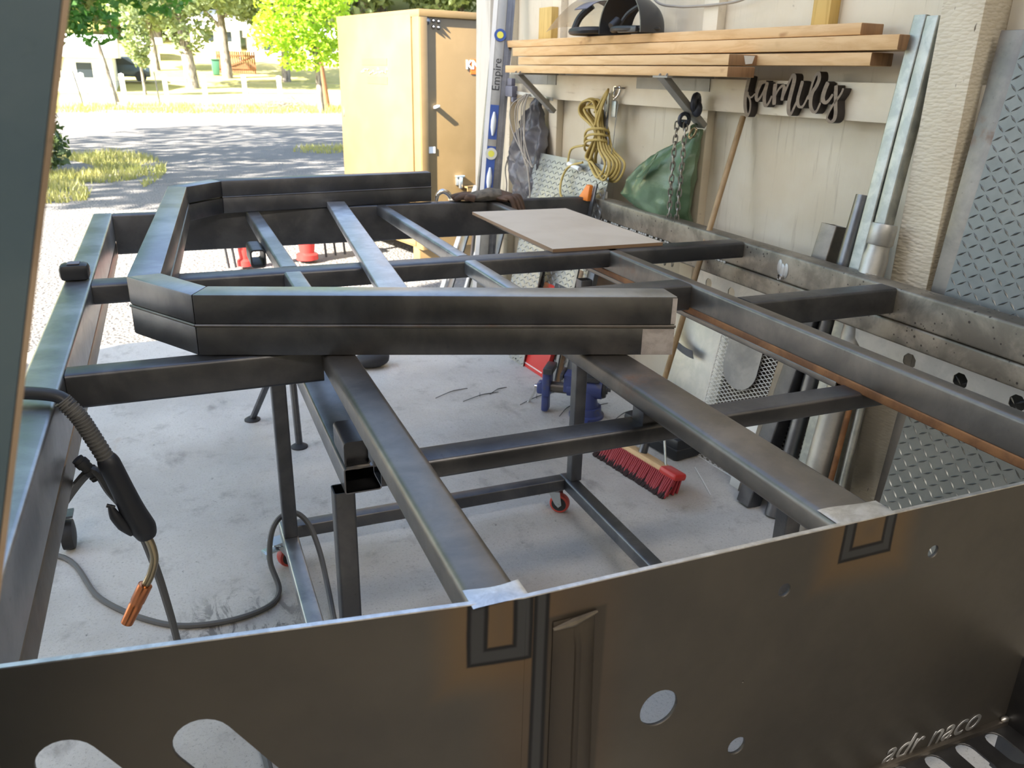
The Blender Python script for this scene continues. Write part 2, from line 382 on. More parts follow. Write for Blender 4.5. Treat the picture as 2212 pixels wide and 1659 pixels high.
def curve_mesh(cu, name, mat, parent, origin, ux, uy):
    to = bpy.data.objects.new('tmp', cu); C.objects.link(to)
    dg = bpy.context.evaluated_depsgraph_get(); dg.update()
    me = bpy.data.meshes.new_from_object(to.evaluated_get(dg)); bpy.data.objects.remove(to)
    ux, uy = V(ux).normalized(), V(uy).normalized(); nz = ux.cross(uy); o_ = V(origin)-rootloc(parent)
    for v_ in me.vertices:
        c = v_.co; v_.co = o_+ux*c.x+uy*c.y+nz*c.z
    me.materials.clear(); me.materials.append(mat); me.name = name
    bm = bmesh.new(); bm.from_mesh(me); bmesh.ops.remove_doubles(bm, verts=bm.verts, dist=1e-6); bmesh.ops.recalc_face_normals(bm, faces=bm.faces); bm.to_mesh(me); bm.free()
    ob = bpy.data.objects.new(name, me); C.objects.link(ob)
    if parent: ob.parent = parent
    return ob
def text(name, body, size, mat, parent, origin, ux, uy, depth=.0006, shear=0.0, off=0.0, space=1.0):
    cu = bpy.data.curves.new(name, 'FONT'); cu.body = body; cu.size = size; cu.extrude = depth; cu.shear = shear; cu.offset = off; cu.space_character = space
    return curve_mesh(cu, name, mat, parent, origin, ux, uy)
def circ(cx, cy_, r, n=28): return [(cx+r*math.cos(2*math.pi*k/n), cy_+r*math.sin(2*math.pi*k/n)) for k in range(n)]
def slot(a, b, r, n=12):
    a, b = V((*a, 0)), V((*b, 0)); d = (b-a).normalized(); p = V((-d.y, d.x, 0)); o = []
    for k in range(n+1):
        t = math.pi*k/n; o.append(b+d*math.sin(t)*r+p*math.cos(t)*r)
    for k in range(n+1):
        t = math.pi*k/n; o.append(a-d*math.sin(t)*r-p*math.cos(t)*r)
    return [(q.x, q.y) for q in o]
# wall space: u runs along the right wall (away from the camera), z up, o out of the wall into the room
WL = math.hypot(1, .09); WA = V((-.09, 1, 0))/WL; WN = V((-1, -.09, 0))/WL; W0 = V((2.35, 2.5, 0))
def W(u, z, o=0.0): return W0+WA*u+WN*o+V((0, 0, z))
def wbox(mb, u0, u1, z0, z1, o0, o1):
    return mb.hexa([W(u0, z0, o0), W(u1, z0, o0), W(u1, z0, o1), W(u0, z0, o1), W(u0, z1, o0), W(u1, z1, o0), W(u1, z1, o1), W(u0, z1, o1)])
def wlean(mb, u0, u1, z1, of, ot, th, ub=None, z0=0.0):
    """a board from z0 (outer face at of) leaning back to height z1 (outer face at ot)"""
    ub = ub or (u0, u1)
    return mb.hexa([W(ub[0], z0, of-th), W(ub[1], z0, of-th), W(ub[1], z0, of), W(ub[0], z0, of), W(u0, z1, ot-th), W(u1, z1, ot-th), W(u1, z1, ot), W(u0, z1, ot)])
# ------------------------------------------------------------------ the setting
EZ = (0, 0, 1)
mb = MB(); mb.prism([(-5.7, -4, -.15), (2.95, -4, -.15), (2.12, 5.3, -.15), (-5.7, 5.3, -.15)], (0, 0, .15)); struct(mb.build('floor', CONC, smooth_=False))
def gz(y): return 0.0 if y < 42 else .0025*(y-42)**2
mb = MB(); nx, ny = 40, 60
ys = [5.3+30*(j/24) for j in range(25)]+[35.3+3.4*k for k in range(1, 36)]
vs = [(-70+140*i/(nx-1), y, gz(y)-.03 + (0 if y > 7 else 0)) for y in ys for i in range(nx)]
driv = [(j*nx+i, j*nx+i+1, (j+1)*nx+i+1, (j+1)*nx+i) for j in range(len(ys)-1) for i in range(nx-1)]
jd = next(j for j, y in enumerate(ys) if y > 33.0)
mb.add(vs, [q for k, q in enumerate(driv) if k//(nx-1) < jd]); struct(mb.build('ground_gravel', GRAVEL))
mb = MB(); mb.add(vs, [q for k, q in enumerate(driv) if k//(nx-1) >= jd]); struct(mb.build('ground_field', FIELD))
mb = MB(); wbox(mb, -6.6, 3.16, -.15, 3.6, -.02, 0); struct(mb.build('wall_right', WALL, smooth_=False))
mb = MB(); mb.box(-5.7, -5.6, -4.2, 2.92, 0, 10); struct(mb.build('wall_left_shade', WALL, smooth_=False))  # unseen; height and front end shaped to keep sun off the shop
mb = MB(); mb.box(-5.6, 2.9, -4.1, -4, 0, 3.6); struct(mb.build('wall_back', WALL, smooth_=False))
mb = MB(); mb.prism([(-5.6, -4.2, 3.6), (3.1, -4.2, 3.6), (2.7, 1.3, 3.6), (-5.6, 1.3, 3.6)], (0, 0, .06)); struct(mb.build('ceiling', ROOFM, smooth_=False))  # unseen; front edge cut short to let sky light onto the bed
for i, (lx, ly) in enumerate(FILL_LAMPS):
    t = thing('fill_lamp', ['left', 'right'][i]+' added fill lamp with tubes, unseen under the roof behind the camera', 'lamp', (lx, ly, 3.45))
    mb = MB(); mb.box(lx-.68, lx+.68, ly-.13, ly+.13, 3.46, 3.52); mb.box(lx-.01, lx+.01, ly-.01, ly+.01, 3.52, 3.6); mb.build('housing', WHITEP, t, bevel=.004)
    for s_ in (-1, 1):
        mb = MB(); mb.cyl((lx-.62, ly+.06*s_, 3.44), (lx+.62, ly+.06*s_, 3.44), .013); mb.build('tube', WHITEP, t)
k = 0
def trim(mat, u0, u1, z0, z1, o0, o1, bev=.003):
    global k
    k += 1; mb = MB(); wbox(mb, u0, u1, z0, z1, o0, o1); return struct(mb.build('trim_%d' % k, mat, bevel=bev))
trim(TRIMW, 2.955, 3.17, 0, 3.0, -.02, .035)          # door jamb board at the end of the wall
trim(WALL2, 2.62, 2.68, 0, 3.0, 0, .05)                # studs
trim(WALL2, 2.03, 2.125, 0, 3.0, 0, .045)
trim(WALL2, .705, .80, 0, 3.0, 0, .045)
trim(PINE_Z, .085, .17, 1.752, 3.0, 0, .05)             # unpainted stud
trim(PINE_Z, 2.055, 2.20, 1.79, 1.955, .045, .09)      # short block above the lumber
trim(WALL2, -4.0, 2.62, 1.468, 1.598, .045, .085)      # horizontal rail board
trim(POSTM, -.59, -.447, 0, 3.0, 0, .15, .006)         # big rough post
trim(WALL2, -1.35, -.59, 0, 3.0, -.005, .03)

# ------------------------------------------------------------------ flatbed frame
bed = thing('flatbed_frame', 'welded steel truck flatbed frame of rails and cross members raised above the floor', 'truck bed frame', (.9, 2.4, .8))
def bar(name, mat, x0, x1, y0, y1, z0, z1, ax, parent=None, r=.008, label=None):
    mb = MB()
    if ax == 'y': mb.tube(((x0+x1)/2, y0, (z0+z1)/2), ((x0+x1)/2, y1, (z0+z1)/2), x1-x0, z1-z0, r=r)
    else: mb.tube((x0, (y0+y1)/2, (z0+z1)/2), (x1, (y0+y1)/2, (z0+z1)/2), y1-y0, z1-z0, r=r)
    o = mb.build(name, mat, parent or bed)
    if label: o['label'] = label
    return o
bar('side_rail', STEEL_T, -.328, -.251, .87, 3.945, .878, 1.0, 'y', label='upper tube of the left side rail with greenish sheen')
bar('side_rail', STEEL_B, -.326, -.253, .87, 3.945, .805, .876, 'y')
bar('side_rail', STEEL_P, 2.06, 2.14, .76, 3.945, .899, 1.0, 'y', label='upper tube of the right side rail with pitted inner face')
bar('side_rail', STEEL_P, 2.062, 2.138, .76, 3.945, .828, .897, 'y')
bar('end_rail', STEEL_D, -.25, 2.06, 3.89, 3.945, .828, 1.0, 'x')
bar('cross_member', STEEL_D, -.25, 2.06, 2.605, 2.69, .938, 1.0, 'x', r=.010)
bar('cross_member', STEEL_D, -.25, .277, 1.80, 1.862, .922, 1.0, 'x')
bar('cross_member', STEEL_D, .277, 1.46, 2.075, 2.16, .918, 1.0, 'x')
bar('cross_member', STEEL_D, 1.508, 2.06, 1.84, 1.913, .918, 1.0, 'x')
bar('runner', STEEL_B, .274, .345, .778, 2.075, .948, 1.0, 'y', r=.012, label='brown runner welded to the tail panel, left of two')
bar('runner', STEEL_B, .836, .937, .778, 2.075, .955, 1.0, 'y', r=.012, label='brown runner welded to the tail panel, right of two')
bar('runner', STEEL_B, 1.46, 1.509, .778, 3.89, .922, 1.0, 'y', r=.009)
bar('rusted_flange', STEEL_R, 1.4585, 1.5105, .778, 3.89, .905, .928, 'y', r=.004, label='rusty brown lower edge of the runner')
bar('lower_strip', STEEL_B, 1.457, 1.511, 1.43, 3.89, .892, .909, 'y', r=.003)
for y0, y1 in ((2.16, 2.607), (2.688, 3.89)): bar('stringer', STEEL_T, .296, .352, y0, y1, .950, 1.0, 'y')
for y0, y1 in ((2.16, 2.607), (2.688, 3.89)): bar('stringer', STEEL_T, .897, .945, y0, y1, .950, 1.0, 'y', r=.010)
bar('lower_cross_tube', STEEL_D, .30, 1.60, 1.345, 1.412, .868, .910, 'x')
for x in (.31, .887):
    mb = MB(); mb.box(x-.022, x+.022, 1.355, 1.40, .909, .957); mb.build('spacer_pad', STEEL_D, bed, bevel=.002)
# small square receiver tube beside the stringer
mb = MB(); mb.tube((.268, 3.13, .936), (.268, 3.30, .936), .056, .068, r=.014, t=.006); mb.build('receiver_tube', STEEL_D, bed)
# filler bits on the pitted rail: short pipe stub and weld smear
mb = MB(); mb.cyl((2.062, 2.37, .915), (2.048, 2.37, .915), .013, .011, 16, False); mb.cyl((2.059, 2.37, .915), (2.057, 2.37, .915), .010); mb.build('drain_stub', [BRIGHT], bed)
mb = MB()
for y in (2.35, 2.37, 2.385): mb.ball((2.059, y, .945+random.uniform(-.01, .015)), (.004, 0, 0), (0, .014, 0), (0, 0, .028), 10, 7)
mb.build('weld_smear', ALU, bed)
# side skirt plates with octagonal holes hanging below the right rail
def octs(c, r=.024): return [(c[0]+r*math.cos(R(22.5+45*k_)), c[1]+r*math.sin(R(22.5+45*k_))) for k_ in range(8)]
sk = sheet('side_skirt', ALU, bed, [(2.48, .66), (2.945, .66), (2.945, .83), (2.48, .83)], [octs((2.86, .772)), octs((2.70, .770))], .004, (2.10, 0, 0), (0, 1, 0), EZ)
sk['label'] = 'pale skirt plate with octagonal holes below the far part of the right rail'
sk = sheet('side_skirt', ALU, bed, [(.80, .66), (1.87, .66), (2.06, .83), (.80, .83)], [octs((y_, .777), .026) for y_ in (1.776, 1.587, 1.402, 1.215, 1.03)], .004, (2.10, 0, 0), (0, 1, 0), EZ)
sk['label'] = 'pale skirt plate with octagonal holes below the near part of the right rail'
mb = MB(); mb.tube((-.285, 2.44, .70), (-.285, 2.44, .806), .055, .055, (0, 1, 0), .006); mb.build('stake_pocket', STEEL_D, bed)
# ground weld patches where the runners meet the tail panel
def bead(name, x0, x1, y0, y1, mat=BRIGHT):
    mb = MB(); n = 14
    def fn(u, v):
        x = x0+(x1-x0)*u; e = .004*math.sin(4*u+x0*9)
        y = y0+(y1-y0+e)*v; h = .0022*math.sin(math.pi*min(1, max(0, u)))**.4*math.sin(math.pi*(.08+.88*v))**.5
        return V((x, y, 1.0+h))
    mb.grid(fn, 22, 8); return mb.build(name, mat, bed)
bead('weld_bead', .276, .350, .768, .806); bead('weld_bead', .838, .945, .768, .812)
mb = MB()
for i in range(60):
    y = 2.72+i*.0195
    if random.random() < .75: mb.ball((2.0605, y, .898), (.003, 0, 0), (0, .010, 0), (0, 0, .004+random.random()*.003), 8, 5)
o = mb.build('seam_weld', ALU, bed); o['kind'] = 'stuff'

# tail panel: two flat halves meeting at a shallow bend
m = Mat('heat_tinted_plate', (.10, .085, .065), .46, .62)
x, y, z = m.xyz(); OX, OZ = .9, .8     # object space is relative to the bed's origin
n1 = m.noise(3.0, 7); n2 = m.noise(55, 3)
def frame(x0, x1, z0, z1, wd):
    cx, cz, hx, hz = (x0+x1)/2-OX, (z0+z1)/2-OZ, (x1-x0)/2, (z1-z0)/2
    d = ((x-cx).abs()-hx).max((z-cz).abs()-hz) + n1*.012 - .006
    return d.abs()*(-1.0)+wd, d
b1, d1 = frame(.286, .340, .922, 1.02, .011); b2, d2 = frame(.858, .936, .946, 1.02, .009)
bm_ = b1.max(b2); seam = ((x-(.366-OX)).abs()*(-1.0)+.007) + n1*.004; slotr = ((x-(.412-OX)).abs()*(-1.0)+.047).min(((z-(.70-OZ)).abs()*(-1.0)+.262))
heat_tint = ((d1.min(d2)).abs()*(-1.0)).step(-.075, -.01)  # brown heat tint around the weld frames
heat_tint_rib = (((x-(.39-OX)).abs())*(-1.0)).step(-.13, -.03)
c = m.mix(n1.step(.35, .7), (.088, .080, .070), (.064, .060, .056)); c = m.mix(heat_tint*.8, c, (.145, .095, .05)); c = m.mix(heat_tint_rib*.5, c, (.10, .062, .034))
c = m.mix(slotr.step(-.003, .003)*.8, c, (.048, .042, .036)); c = m.mix(bm_.max(seam).step(-.0045, -.0005), c, (.012, .012, .014)); c = m.mix(bm_.max(seam).step(.001, .005), c, (.046, .048, .052))
m.color(c); m.rough(n1*.2+n2*.1+.33); m.bump(n2, .05, .002); PLATE = m.m
PZ0 = .462
holes = [circ(.557, .760, .031), circ(.709, .637, .0165, 20), circ(.753, .911, .0115, 18), circ(1.043, .912, .0115, 18), circ(.702, .762, .0022, 10),
         circ(1.333, .911, .0115, 18), circ(1.40, .76, .031)]
sheet('tail_panel', PLATE, bed, [(.345, PZ0), (2.06, PZ0), (2.06, 1.0), (.345, 1.0)], holes, .006, (0, .770, 0), (1, 0, 0), EZ)
A0, B0 = V((-.25, .853, 0)), V((.345, .770, 0)); PD = (B0-A0).normalized(); LN = (B0-A0).length
sheet('tail_panel', PLATE, bed, [(0, .70), (.34, .62), (LN, PZ0), (LN, 1.0), (0, 1.0)], [slot((.067, .858), (.121, .776), .035), slot((.212, .857), (.266, .776), .035)], .006, A0, PD, EZ)
bm0 = MB(); bm0.box(.34, 2.06, .7668, .7735, .9995, 1.0012); bm0.obox((A0+B0)/2+V((0, 0, 1.0003)), PD*LN/2, V((-PD.y, PD.x, 0))*.0034, V((0, 0, .0009))); bm0.build('ground_edge', BRIGHT, bed)
# pressed rib on the panel
mb = MB()
def fn(u, v):
    zz = .955-.50*v; xc = .412+.010*v; hw = .036*(.82+.18*v)
    s = (u-.5)*2; h = .013*max(0.0, 1-abs(s)**3)*min(1, v*14)
    if abs(s) < .16: h -= .004*(1-(abs(s)/.16)**2)*min(1, v*14)
    return V((xc+hw*s, .7655-h, zz))
mb.grid(fn, 25, 30); mb.build('pressed_rib', PLATE, bed)
mb = MB(); mb.sweep([(.382, .764, .945), (.41, .762, .951), (.444, .764, .957)], [.002, .006, .002], 8); mb.build('weld_bead', STEEL_B, bed)
text('cut_lettering', 'adr naco', .066, STEEL_F, bed, (1.035, .7664, .478), (1, 0, .03), EZ, .0008, .45, 0.0, 1.0)
# folded tread step below the panel
sl = []
for i in range(8):
    for r_ in range(3):
        x_ = .765+.075*i+.0375*(r_ % 2) - .0; y1 = -.030-.085*r_
        if x_ < 1.31: sl.append(slot((x_, y1-.040), (x_, y1), .019, 8))
sheet('tread_step', STEEL_D, bed, [(.70, -.32), (1.345, -.32), (1.345, 0), (.70, 0)], sl, .004, (0, .768, .470), (1, 0, 0), (0, 1, 0))
mb = MB(); mb.box(.70, 1.345, .757, .773, .466, .482); mb.build('step_lip', STEEL_B, bed, bevel=.002)
mb = MB(); mb.box(1.345, 1.351, .44, .770, .36, .62); mb.build('step_end_plate', STEEL_D, bed, bevel=.001)
mb = MB(); mb.ball((1.338, .762, .484), (.010, 0, 0), (0, .006, 0), (0, 0, .006), 10, 7); mb.build('weld_bead', BRIGHT, bed)

# ------------------------------------------------------------------ hoop of stacked tubes lying on the bed
hoop = thing('headache_rack_hoop', 'five-sided hoop of doubled square tubes lying on top of the flatbed frame', 'steel hoop', (.5, 2.7, 1.0))
OUT = [(1.026, 1.505), (.0125, 1.842), (-.122, 2.060), (-.015, 3.685), (.165, 3.885), (1.19, 4.022)]
INN = [(1.038, 1.584), (.047, 1.913), (-.047, 2.076), (.057, 3.650), (.200, 3.812), (1.186, 3.943)]
for li, (z0, z1) in enumerate(((1.0010, 1.0675), (1.0725, 1.140))):
    for i in range(5):
        a, b, c_, d = V((*OUT[i], z0)), V((*OUT[i+1], z0)), V((*INN[i+1], z0)), V((*INN[i], z0))
        e = V((0, 0, z1-z0)); g = .0006
        mat = STEEL_D if i in (0, 4) else (STEEL_B if i == 2 and li == 0 else STEEL)
        if i == 4: mat = STEEL_D
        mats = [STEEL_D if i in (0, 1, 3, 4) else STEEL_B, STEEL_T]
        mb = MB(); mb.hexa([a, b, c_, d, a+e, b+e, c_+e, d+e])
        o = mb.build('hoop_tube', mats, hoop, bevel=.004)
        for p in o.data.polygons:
            if p.normal.z > .6 and li == 1 and i != 4: p.material_index = 1  # upper faces paler: sky reflection painted into the top colour
mb = MB()
for a, b in ((OUT[0], OUT[1]), (OUT[1], OUT[2]), (INN[2], INN[3]), (INN[5], INN[4])):
    mb.sweep([V((*a, 1.070)), V((*b, 1.070))], .0035, 6, sub=1)
o = mb.build('seam_weld', STEEL_B, hoop); o['kind'] = 'stuff'
d = (V((*OUT[0], 0))-V((*OUT[1], 0))).normalized(); nn = V((d.y, -d.x, 0))
mb = MB(); mb.hexa([V((*OUT[0], z))+nn*q + d*t for z in (1.003, 1.064) for t, q in ((-.075, .0004), (-.002, .0004), (-.002, .0012), (-.068, .0012))])
o = mb.build('ground_patch', GROUNDM, hoop); o['label'] = 'bright ground patch at the end of the lower tube'
mb = MB(); mb.hexa([V((*OUT[0], z))+nn*q + d*t for z in (1.076, 1.136) for t, q in ((-.012, .0004), (-.001, .0004), (-.001, .001), (-.010, .001))]); mb.build('ground_patch', GROUNDM, hoop)

# loose pieces on the bed
mb = MB(); q0, q1 = V((.548, 2.20, 1.0)), V((.700, 3.87, 1.0))
t = thing('loose_flat_tube', 'wide flat bright steel tube lying askew across the frame inside the hoop', 'steel tube', (.62, 3, 1.0))
dq = (q1-q0).normalized(); mb.tube(q0+V((0, 0, .0135)), q1+V((0, 0, .0135)), .083, .027, r=.004, t=.003); mb.build('tube_body', STEEL_F, t)
mb = MB()
mb.prism([(1.246, 2.641, 1.0005), (1.708, 2.642, 1.0005), (1.711, 3.502, 1.0005), (1.246, 3.509, 1.0005)], (0, 0, .0125))
o = mb.build('mdf_board', [MDFE, MDF], None, smooth_=False)
for p in o.data.polygons:
    if p.normal.z > .9: p.material_index = 1
tag(o, 'rectangular tan fibreboard lying on the right part of the steel frame', 'board')
t = thing('tape_measure', 'small black rounded case standing on the left side rail', 'tape measure', (-.29, 2.69, 1.0))
mb = MB(); mb.box(-.335, -.255, 2.655, 2.715, 1.0005, 1.0500); mb.build('case', BLACKP, t, bevel=.014)
mb = MB(); mb.box(-.312, -.278, 2.665, 2.705, 1.0490, 1.0525); mb.build('top_panel', GREYPL, t, bevel=.002)
# leather gloves over the corner of the end rail
def glove(name, c, d, s, label, fingers, mat=(None, None)):
    t = thing(name, label, 'glove', c); c = V(c); d = V(d).normalized(); p = V((-d.y, d.x, 0)); up = V((0, 0, 1))
    mb = MB()
    def palm(u, v):
        a = 2*math.pi*u; wd = (.050+.012*math.sin(3*v))*s; th = (.020+.010*math.sin(2.5*v+1))*s*(1-.6*max(0, v-.8)*5*.2)
        q = c+d*(-.11+.17*v)*s+p*math.cos(a)*wd+up*(th+math.sin(a)*th)
        return q+up*.006*noise.noise(q*40)+p*.006*noise.noise(q*35+V((3, 1, 2)))
    mb.grid(palm, 20, 14, True); mb.build('palm', mat[0] or CANVAS, t)
    for i, (off, ln, bend) in enumerate(fingers):
        mb = MB(); q = c+d*.045*s+p*off*s+up*.018*s
        mb.sweep([q-d*.02*s, q+d*ln*.5*s+up*.006*s, q+d*ln*s+up*bend*s], [.017*s, .016*s, .012*s], 10)
        mb.ball(q+d*ln*s+up*bend*s, d*.014*s, p*.012*s, up*.012*s, 10, 7); mb.build('finger', mat[1] or LEATHER, t)
    return t
glove('work_glove', (1.42, 3.90, 1.001), (-.9, .25, 0), 1.0, 'dusty grey-brown work glove lying flat on the far rail, left of the pair', [(.036, .07, -.004), (.012, .09, .0), (-.012, .085, .0), (-.036, .065, -.004), (.058, .02, .0)])
glove('work_glove', (1.535, 3.86, 1.001), (.55, -.8, 0), .95, 'brown leather glove slumped beside the runner, right of the pair', [(.034, .06, -.05), (.010, .075, -.055), (-.014, .07, -.05), (-.036, .055, -.045)], (LEATHER, LEATHER))
# chrome clamp end
t = thing('chrome_clamp_end', 'chrome hook-shaped clamp end resting on the far rail', 'clamp', (1.26, 3.92, 1.0))
mb = MB(); mb.sweep([(1.205, 3.925, 1.004), (1.213, 3.925, 1.035), (1.238, 3.925, 1.050), (1.266, 3.925, 1.038), (1.285, 3.925, 1.014), (1.318, 3.925, 1.008)], [.008, .011, .013, .013, .011, .008], 10); mb.build('hook_body', CHROME, t)
mb = MB(); mb.obox((1.300, 3.925, 1.006), (.030, 0, 0), (0, .016, 0), (0, 0, .0055)); mb.build('jaw', CHROME, t, bevel=.003)

# ------------------------------------------------------------------ rolling cart under the bed
cart = thing('rolling_cart', 'low square-tube steel cart on red casters standing under the flatbed frame', 'cart', (.76, 1.95, 0))
def cb(name, p0, p1, w, h, mat=STEEL_D, up=(0, 0, 1)): mb = MB(); mb.tube(p0, p1, w, h, up, r=.006, t=.003); return mb.build(name, mat, cart)
cb('base_rail', (.230, 1.27, .136), (.230, 2.53, .136), .050, .048, STEEL_T)
cb('base_rail', (1.284, 1.27, .136), (1.284, 2.53, .136), .050, .048, STEEL)
cb('base_rail', (.256, 2.505, .136), (1.258, 2.505, .136), .050, .048, STEEL_D)
UPY = (0, 1, 0)
for p, zt in (((.232, 2.435), .753), ((1.294, 2.475), .937), ((1.294, 1.345), .66)): cb('leg', (*p, .161), (*p, zt), .045, .045, STEEL_D, UPY)
cb('leg', (.268, 1.585, .161), (.268, 1.585, .753), .046, .046, STEEL_D, UPY)
cb('top_rail', (.306, 1.55, .785), (.306, 2.47, .785), .080, .060, STEEL)
mb = MB(); mb.tube((.297, 1.552, .846), (.297, 1.67, .846), .056, .058, r=.009, t=.004); mb.obox((.297, 1.566, .846), (.024, 0, 0), (0, .002, 0), (0, 0, .025)); mb.build('stub_tube', STEEL_D, cart)
mb = MB(); mb.sweep([(.272, 1.550, .817), (.297, 1.547, .818), (.322, 1.550, .817)], [.003, .005, .003], 6); mb.build('weld_bead', STEEL_B, cart)
def caster(x, y, ang):
    c = V((x, y, 0)); d = V((math.cos(ang), math.sin(ang), 0)); p = V((-d.y, d.x, 0)); wc = c+d*.022+V((0, 0, .039))
    mb = MB(); mb.obox(c+V((0, 0, .109)), d*.040, p*.026, V((0, 0, .0025))); mb.cyl(c+V((0, 0, .092)), c+V((0, 0, .107)), .022)
    for s in (-1, 1):
        a = c+p*s*.021; mb.prism([a-d*.022+V((0, 0, .094)), a+d*.026+V((0, 0, .094)), wc+p*s*.021+d*.012, wc+p*s*.021-V((0, 0, .012)), wc+p*s*.021-d*.014], p*s*.0025)
    mb.cyl(wc-p*.027, wc+p*.027, .006); f = mb.build('caster', ZINC, cart)
    mb = MB(); mb.rev(wc-p*.016, p*.032, [(.030, 0), (.037, .08), (.039, .3), (.039, .7), (.037, .92), (.030, 1)], 26); mb.build('tyre', REDW, f)
    mb = MB(); mb.rev(wc-p*.0165, p*.033, [(.012, 0), (.029, .0), (.029, 1), (.012, 1)], 22); mb.build('hub', RUBBER, f)
    mb = MB(); mb.obox(c-d*.034+V((0, 0, .082)), d*.026, p*.020, V((0, 0, .0025))); mb.obox(c-d*.06+V((0, 0, .074)), d*.006, p*.020, V((0, 0, .010))); mb.build('brake_pedal', ZINC, f, bevel=.001)
    return f
caster(1.245, 2.535, R(-40)); caster(.205, 2.50, R(20)); caster(.235, 1.33, R(70)); caster(1.28, 1.33, R(160))
# ------------------------------------------------------------------ welding torch hung over the left rail
t = thing('welding_torch', 'black welding torch with copper nozzle hanging over the left side rail', 'welding torch', (-.2, 1.62, .85))
mb = MB(); mb.sweep([(-.75, 1.50, .90), (-.52, 1.66, 1.012), (-.40, 1.70, 1.018), (-.31, 1.665, 1.020), (-.245, 1.635, 1.016), (-.222, 1.62, .998)], .0125, 10); mb.build('cable', BLACKP, t)
mb = MB(); P = smooth([(-.236, 1.625, 1.010), (-.213, 1.62, .975), (-.196, 1.62, .930), (-.178, 1.62, .878)], 14)
for i in range(len(P)-1): mb.cyl(P[i], P[i+1], .0145 if i % 2 else .0165, n=12)
mb.build('spring_strain_relief', GREYRUB, t)
mb = MB(); mb.sweep([(-.181, 1.62, .888), (-.176, 1.62, .872), (-.160, 1.62, .810), (-.148, 1.62, .760), (-.134, 1.62, .718), (-.130, 1.62, .696)], [.014, .021, .0215, .024, .025, .018], 16); mb.build('handle', TORCHP, t)
mb = MB(); mb.sweep([(-.186, 1.61, .785), (-.180, 1.61, .760), (-.168, 1.61, .735), (-.155, 1.612, .712)], [.004, .011, .012, .006], 10); mb.cyl((-.192, 1.61, .786), (-.178, 1.61, .779), .004); mb.build('trigger', TORCHP, t)
mb = MB(); mb.sweep([(-.131, 1.62, .702), (-.124, 1.62, .672), (-.123, 1.62, .640), (-.134, 1.62, .606), (-.150, 1.62, .578)], .0085, 14); mb.build('gooseneck', BRASS, t)
mb = MB(); q0, q1 = V((-.147, 1.62, .584)), V((-.195, 1.62, .498))
mb.rev(q0, q1-q0, [(.011, 0), (.0145, .01), (.0145, .42), (.0128, .46), (.0138, .52), (.0125, .98), (.0095, 1.0), (.009, .9)], 20); mb.build('nozzle', COPPER, t)
def cable(name, pts, r, mat, label, cat='cable', sub=8, extra=None):
    mb = MB(); mb.sweep(pts, r, 8, sub=sub); o = mb.build(name, mat); return tag(o, label, cat)
o = cable('power_cable', [(-.30, 1.75, .72), (-.215, 1.66, .842), (-.186, 1.66, .79), (-.150, 1.70, .68), (-.135, 1.80, .50), (-.128, 1.91, .30), (-.125, 2.02, .12), (-.115, 2.15, .03), (-.08, 2.05, .011), (-.01, 1.85, .010), (.05, 1.69, .010), (.06, 1.3, .010)], .0095, GREYRUB, 'straight grey cable with ribbed end sloping down to the floor behind the torch')
mb = MB()
P = smooth([(-.235, 1.66, .872), (-.212, 1.66, .838), (-.204, 1.66, .825)], 4)
for i in range(len(P)-1):
    if i % 2: mb.cyl(P[i], P[i+1], .0135, n=12)
    else: mb.cyl(P[i], P[i+1], .0115, n=12)
mb.build('strain_relief', RUBBER, o)
cable('floor_cable', [(-.75, 2.95, .010), (-.49, 2.80, .010), (-.36, 2.50, .010), (-.18, 2.30, .010), (-.02, 2.245, .010), (.12, 2.27, .010), (.172, 2.345, .014), (.158, 2.42, .08), (.172, 2.45, .165), (.205, 2.468, .210), (.255, 2.472, .217), (.292, 2.44, .185), (.312, 2.37, .12), (.315, 2.25, .05), (.305, 2.05, .010), (.29, 1.75, .010), (.29, 1.2, .010)], .009, GREYRUB, 'grey cable curving across the floor and looping over the cart base rail at its leg')

# ------------------------------------------------------------------ dark leaning sheet at the left edge, closest to the camera
mb = MB()
e0, e1 = V((-.040, .55, 1.635)), V((-.137, .55, 1.272)); dn = (e1-e0).normalized()
top = e0-dn*.75; bot = e1+dn*(e1.z/-dn.z); e0 = e0-V((.0042, 0, 0)); e1 = e1-V((.0042, 0, 0)); bot -= V((.0042, 0, 0)); top -= V((.0042, 0, 0)); L = V((-.62, .10, 0)); th = V((.002, -.012, .0))
mb.hexa([bot, bot+L, bot+L+th, bot+th, top, top+L, top+L+th, top+th])
o = mb.build('leaning_steel_sheet', steel('blue_black_sheet', (.042, .072, .095), (.058, .088, .108), .6, .2), bevel=.001); tag(o, 'dark blue-black steel sheet leaning at the left edge, nearest the camera', 'steel sheet')
mb = MB(); mb.hexa([bot+th*.02+V((.0005, 0, 0)), bot+th*.02+V((.0040, 0, 0)), bot+th*.98+V((.0040, 0, 0)), bot+th*.98+V((.0005, 0, 0)), top+V((.0005, 0, 0)), top+V((.0040, 0, 0)), top+th*.98+V((.0040, 0, 0)), top+th*.98+V((.0005, 0, 0))])
e = mb.build('edge_strip', steel('brown_edge', (.22, .16, .11), (.32, .24, .17), .5, .4), o); e['label'] = 'brown edge of the dark sheet'

